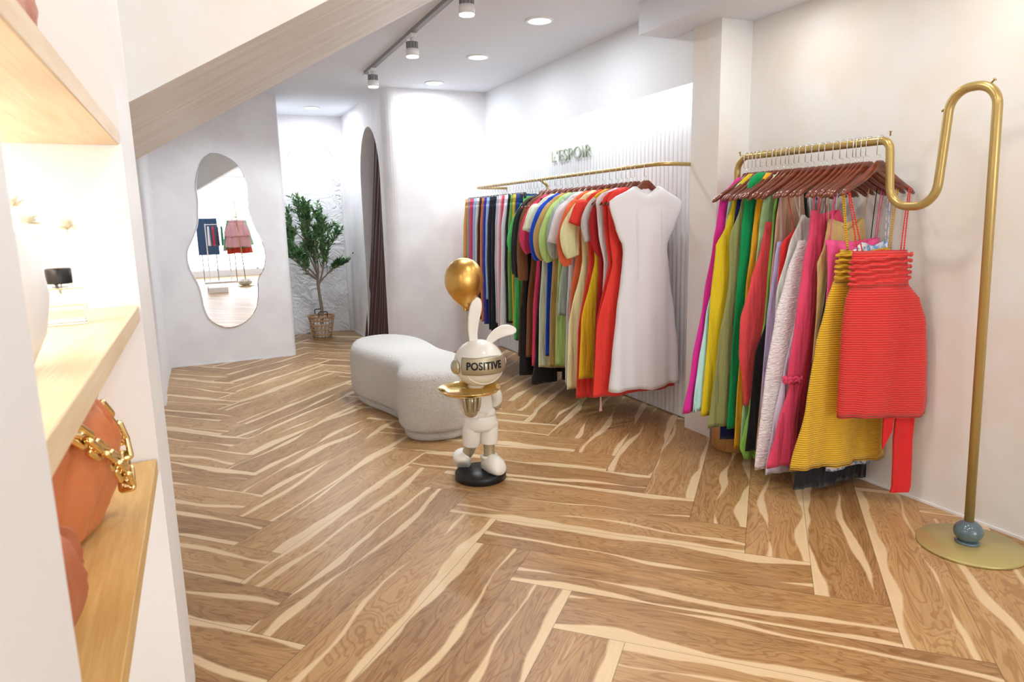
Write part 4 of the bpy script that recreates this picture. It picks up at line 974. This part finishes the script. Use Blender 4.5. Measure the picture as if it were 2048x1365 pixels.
rdress(2.062, 'blue floral strappy dress beside the wall on the free-standing rack', 'blue floral dress', None, .12, [(1.13, -.02, .185), (1.05, .10, .18), (.8, .12, .185), (.12, .10, .195)], mat_=FL, straps=[((.165, 0, 1.12), (.16, 0, 1.35), .0018), ((.18, 0, 1.12), (.175, 0, 1.345), .0018)])
YR = rib_mat('yellow_ribbed_cloth', (.80, .46, .012)); RR = rib_mat('red_ribbed_cloth', (.80, .035, .03))
def band(t, zc, hzm, wl, wr, m, n=5, zt=0):
    for k in range(n):
        z = zc+k*.024-hzm; bm = bmesh.new(); ps = []
        for i in range(33):
            a = PI+PI*i/32; xx = (wr-wl)/2+((wl+wr)/2+.004)*math.cos(a)
            ps.append((xx, .030*math.sin(a)-.002, z+zt*math.cos(a)+.003*math.sin(i*.9+k)))
        tube(bm, ps, .0075, 6); obj('pleated_fold', bm, m, t, True)
t = rdress(2.037, 'mustard yellow ribbed sundress with gathered waist', 'mustard ribbed sundress', None, .150, [(1.105, .115, .15), (1.02, .13, .15), (.965, .14, .15), (.88, .175, .17), (.7, .215, .18), (.45, .255, .19), (.150, .31, .205)], mat_=YR, th=.022, waist=.965, amp=.010, folds=4, rz_=-.12, nm='sundress',
       straps=[((-.10, -.02, 1.10), (-.13, 0, 1.37), .003), ((-.095, -.02, 1.10), (-.12, 0, 1.37), .003), ((.13, -.01, 1.10), (.16, 0, 1.355), .002), ((.14, -.01, 1.10), (.17, 0, 1.35), .002)])
band(t, .985, .150, .135, .15, YR, 5)
rz0, rx0, ry0 = -.40, 2.548, 1.925
def loc_(wx, wy, z):
    dx, dy = wx-rx0, wy-ry0; c, s_ = math.cos(-rz0), math.sin(-rz0); return (dx*c-dy*s_, dx*s_+dy*c, z)
t = dress(rx0, ry0, rz0, 1.545, True, 'sundress', 'dress', 'red ribbed sundress with sash, front-most on the free-standing rack', 'red ribbed sundress', RG, RHG, None, .400,
    prof=[(1.10, -.122, .105, .022), (1.02, -.12, .11, .030), (.955, -.118, .12, .034), (.90, -.138, .172, .038), (.80, -.145, .205, .042), (.6, -.145, .228, .044), (.45, -.143, .240, .046), (.400, -.140, .238, .046)],
    mat_=RR, waist=.955, amp=.009, folds=4, seed=2, hanger=False,
    straps=[((-.105, -.01, 1.095), loc_(PX-.165, 1.995, 1.362), .0028), ((-.085, -.01, 1.095), loc_(PX-.160, 1.995, 1.364), .0028), ((.075, -.005, 1.095), loc_(PX+.165, 1.965, 1.355), .0028), ((.088, -.005, 1.095), loc_(PX+.175, 1.965, 1.35), .0028)])
hang_wood(PX, 1.985, 1.545, True, -.08, 'reddish-brown wooden hanger carrying the red ribbed sundress', RHG)
band(t, .975, .400, .126, .118, RR, 5, .012)
bm = bmesh.new(); rings(bm, [[(x0, y0, z) for x0, y0 in ((.105+d, -.02), (.185+d, -.02), (.185+d, -.008), (.105+d, -.008))] for z, d in ((.03, .0), (-.10, -.004), (-.20, .002), (-.32, .006), (-.345, .0))]); obj('sash', bm, fab((.70, .02, .02)), t)
bm = bmesh.new(); rings(bm, [[(x0, y0, z) for x0, y0 in ((.045+a, -.03), (.09-b2, -.03), (.09-b2, -.02), (.045+a, -.02))] for z, a, b2 in ((.03, 0, 0), (-.06, .0, .005), (-.12, .003, .03), (-.14, .005, .038))]); obj('sash', bm, fab((.70, .02, .02)), t)

# ------------------------------------------------------------------ what the mirror shows: racks behind the camera
MG = 'skirts on the rack seen in the mirror'
t = thing('stone_base_rack', 'gold pole rack on a pale stone base seen in the mirror', 'clothes rack', (1.18, -1.75, 0))
bm = bmesh.new(); lathe(bm, [(.17, 0), (.17, .01)], (0, 0, 0), 36); obj('base_plate', bm, M_discm, t, True)
bm = bmesh.new(); ellipsoid(bm, (0, 0, .075), (.14, .10, .07), fn=lambda p: p*(1+.25*mnoise.noise(p*1.6))); obj('stone', bm, M_marble, t)
bm = bmesh.new(); tube(bm, [(0, 0, .1), (-.09, 0, 1.75)], .010, 8); obj('pole', bm, M_brass, t, True)
bm = bmesh.new(); tube(bm, fillet([(-.075, 0, 1.42), (-.075, -1.1, 1.42), (-.075, -1.1, .01)], .06, 5), .010, 8); obj('rail', bm, M_brass, t, True)
for i, (c, y, hz, lab) in enumerate((((.74, .42, .50), -1.80, .80, 'dusty pink tiered ruffle skirt seen in the wavy mirror'), ((.40, .70, .48), -1.95, .84, 'pale green skirt behind the pink one in the mirror'), ((.05, .40, .18), -2.1, .78, 'deep green skirt in the mirror'), ((.75, .08, .05), -2.25, .66, 'red skirt with the lowest hem in the mirror'), ((.35, .35, .38), -2.4, .72, 'grey skirt farthest on the mirrored rack'))):
    s = thing('skirt', lab, 'skirt', (1.105+.03*(i % 2)*2, y, hz), 0, MG); m = fab(c)
    obj('waistband', cloth([(1.34, -.15, .15, .02), (1.30, -.155, .155, .022)], hz, 4, .003, i, hem=0), m, s, True)
    obj('skirt', cloth([(1.302, -.155, .155, .022), (1.1, -.21, .21, .04), (hz, -.26, .26, .045)], hz, 8, .016, i, topopen=False), m, s, True)
    if i == 0: obj('ruffle', cloth([(1.30, -.16, .16, .03), (1.1, -.24, .24, .055), (1.02, -.26, .26, .06)], hz, 9, .018, 7), m, s, True)
    h = hang_clip(1.105, y, 1.42, 'clip hanger holding the '+lab.split(' in the')[0].split(' seen')[0].split(' behind')[0].split(' farthest')[0], MG+' hangers')
t = thing('tubular_rack', 'white tube rack with short clothes, farther away in the mirror', 'clothes rack', (.78, -3.0, 0))
bm = bmesh.new()
for x in (-.22, .22): tube(bm, [(x, 0, .03), (x, 0, 1.30)], .012, 8); 
tube(bm, [(-.22, 0, 1.28), (.22, 0, 1.28)], .010, 8); box(bm, -.34, .34, -.16, .16, 0, .03); obj('frame', bm, M_wallc, t)
for i, (c, lab) in enumerate((((.75, .76, .80), 'white top on the far mirrored rack'), ((.72, .04, .07), 'scarlet shorts on the far mirrored rack'), ((.06, .07, .10), 'black shorts on the far mirrored rack'), ((.04, .35, .16), 'green top on the far mirrored rack'))):
    s = thing('top', lab, 'top', (.62+.09*i, -3.0, .82), PI/2, 'short clothes on the far mirrored rack')
    obj('body', cloth([(1.24, -.12, .12, .018), (1.0, -.15, .15, .022), (.82, -.17, .17, .024)], .82, 5, .004, i), fab(c), s, True)
t = thing('navy_board', 'dark blue board standing behind the far mirrored rack', 'board', (.62, -3.55, 0))
obj('panel', bevel(bx(-.22, .22, -.02, .02, .60, 1.42), .004, 2), fab((.05, .10, .20)), t)
bm = bmesh.new(); tube(bm, [(-.15, 0, 0), (-.15, 0, .62)], .010, 8); obj('leg', bm, M_grey, t); bm = bmesh.new(); tube(bm, [(.15, 0, 0), (.15, 0, .62)], .010, 8); obj('leg', bm, M_grey, t)
t = thing('display_plinth', 'low white plinth on the floor seen low in the mirror', 'plinth', (.62, -.75, 0))
obj('body', bevel(bx(-.22, .12, -.3, .3, 0, .10), .004, 2), M_white, t)

# ------------------------------------------------------------------ pieces that belong to a part
SUB = {'balloon_knot': 'balloon', 'balloon_string': 'balloon', 'belt_buckle': 'belt', 'belt_script': 'belt', 'visor_lettering': 'visor', 'visor_rim': 'visor',
       'shoe_cuff': 'shoe', 'flower_head': 'reed', 'lens': 'housing', 'oil': 'bottle', 'neck': 'bottle', 'finger': 'hand'}
for root in [o for o in list(S.objects) if o.parent is None and o.children]:
    kids = list(root.children)
    for cn, pn in SUB.items():
        ps = [k for k in kids if k.name.split('.')[0] == pn]; cs = [k for k in kids if k.name.split('.')[0] == cn]
        for i, c in enumerate(cs):
            if ps: c.parent = ps[min(i, len(ps)-1)] if cn != 'finger' else ps[0]
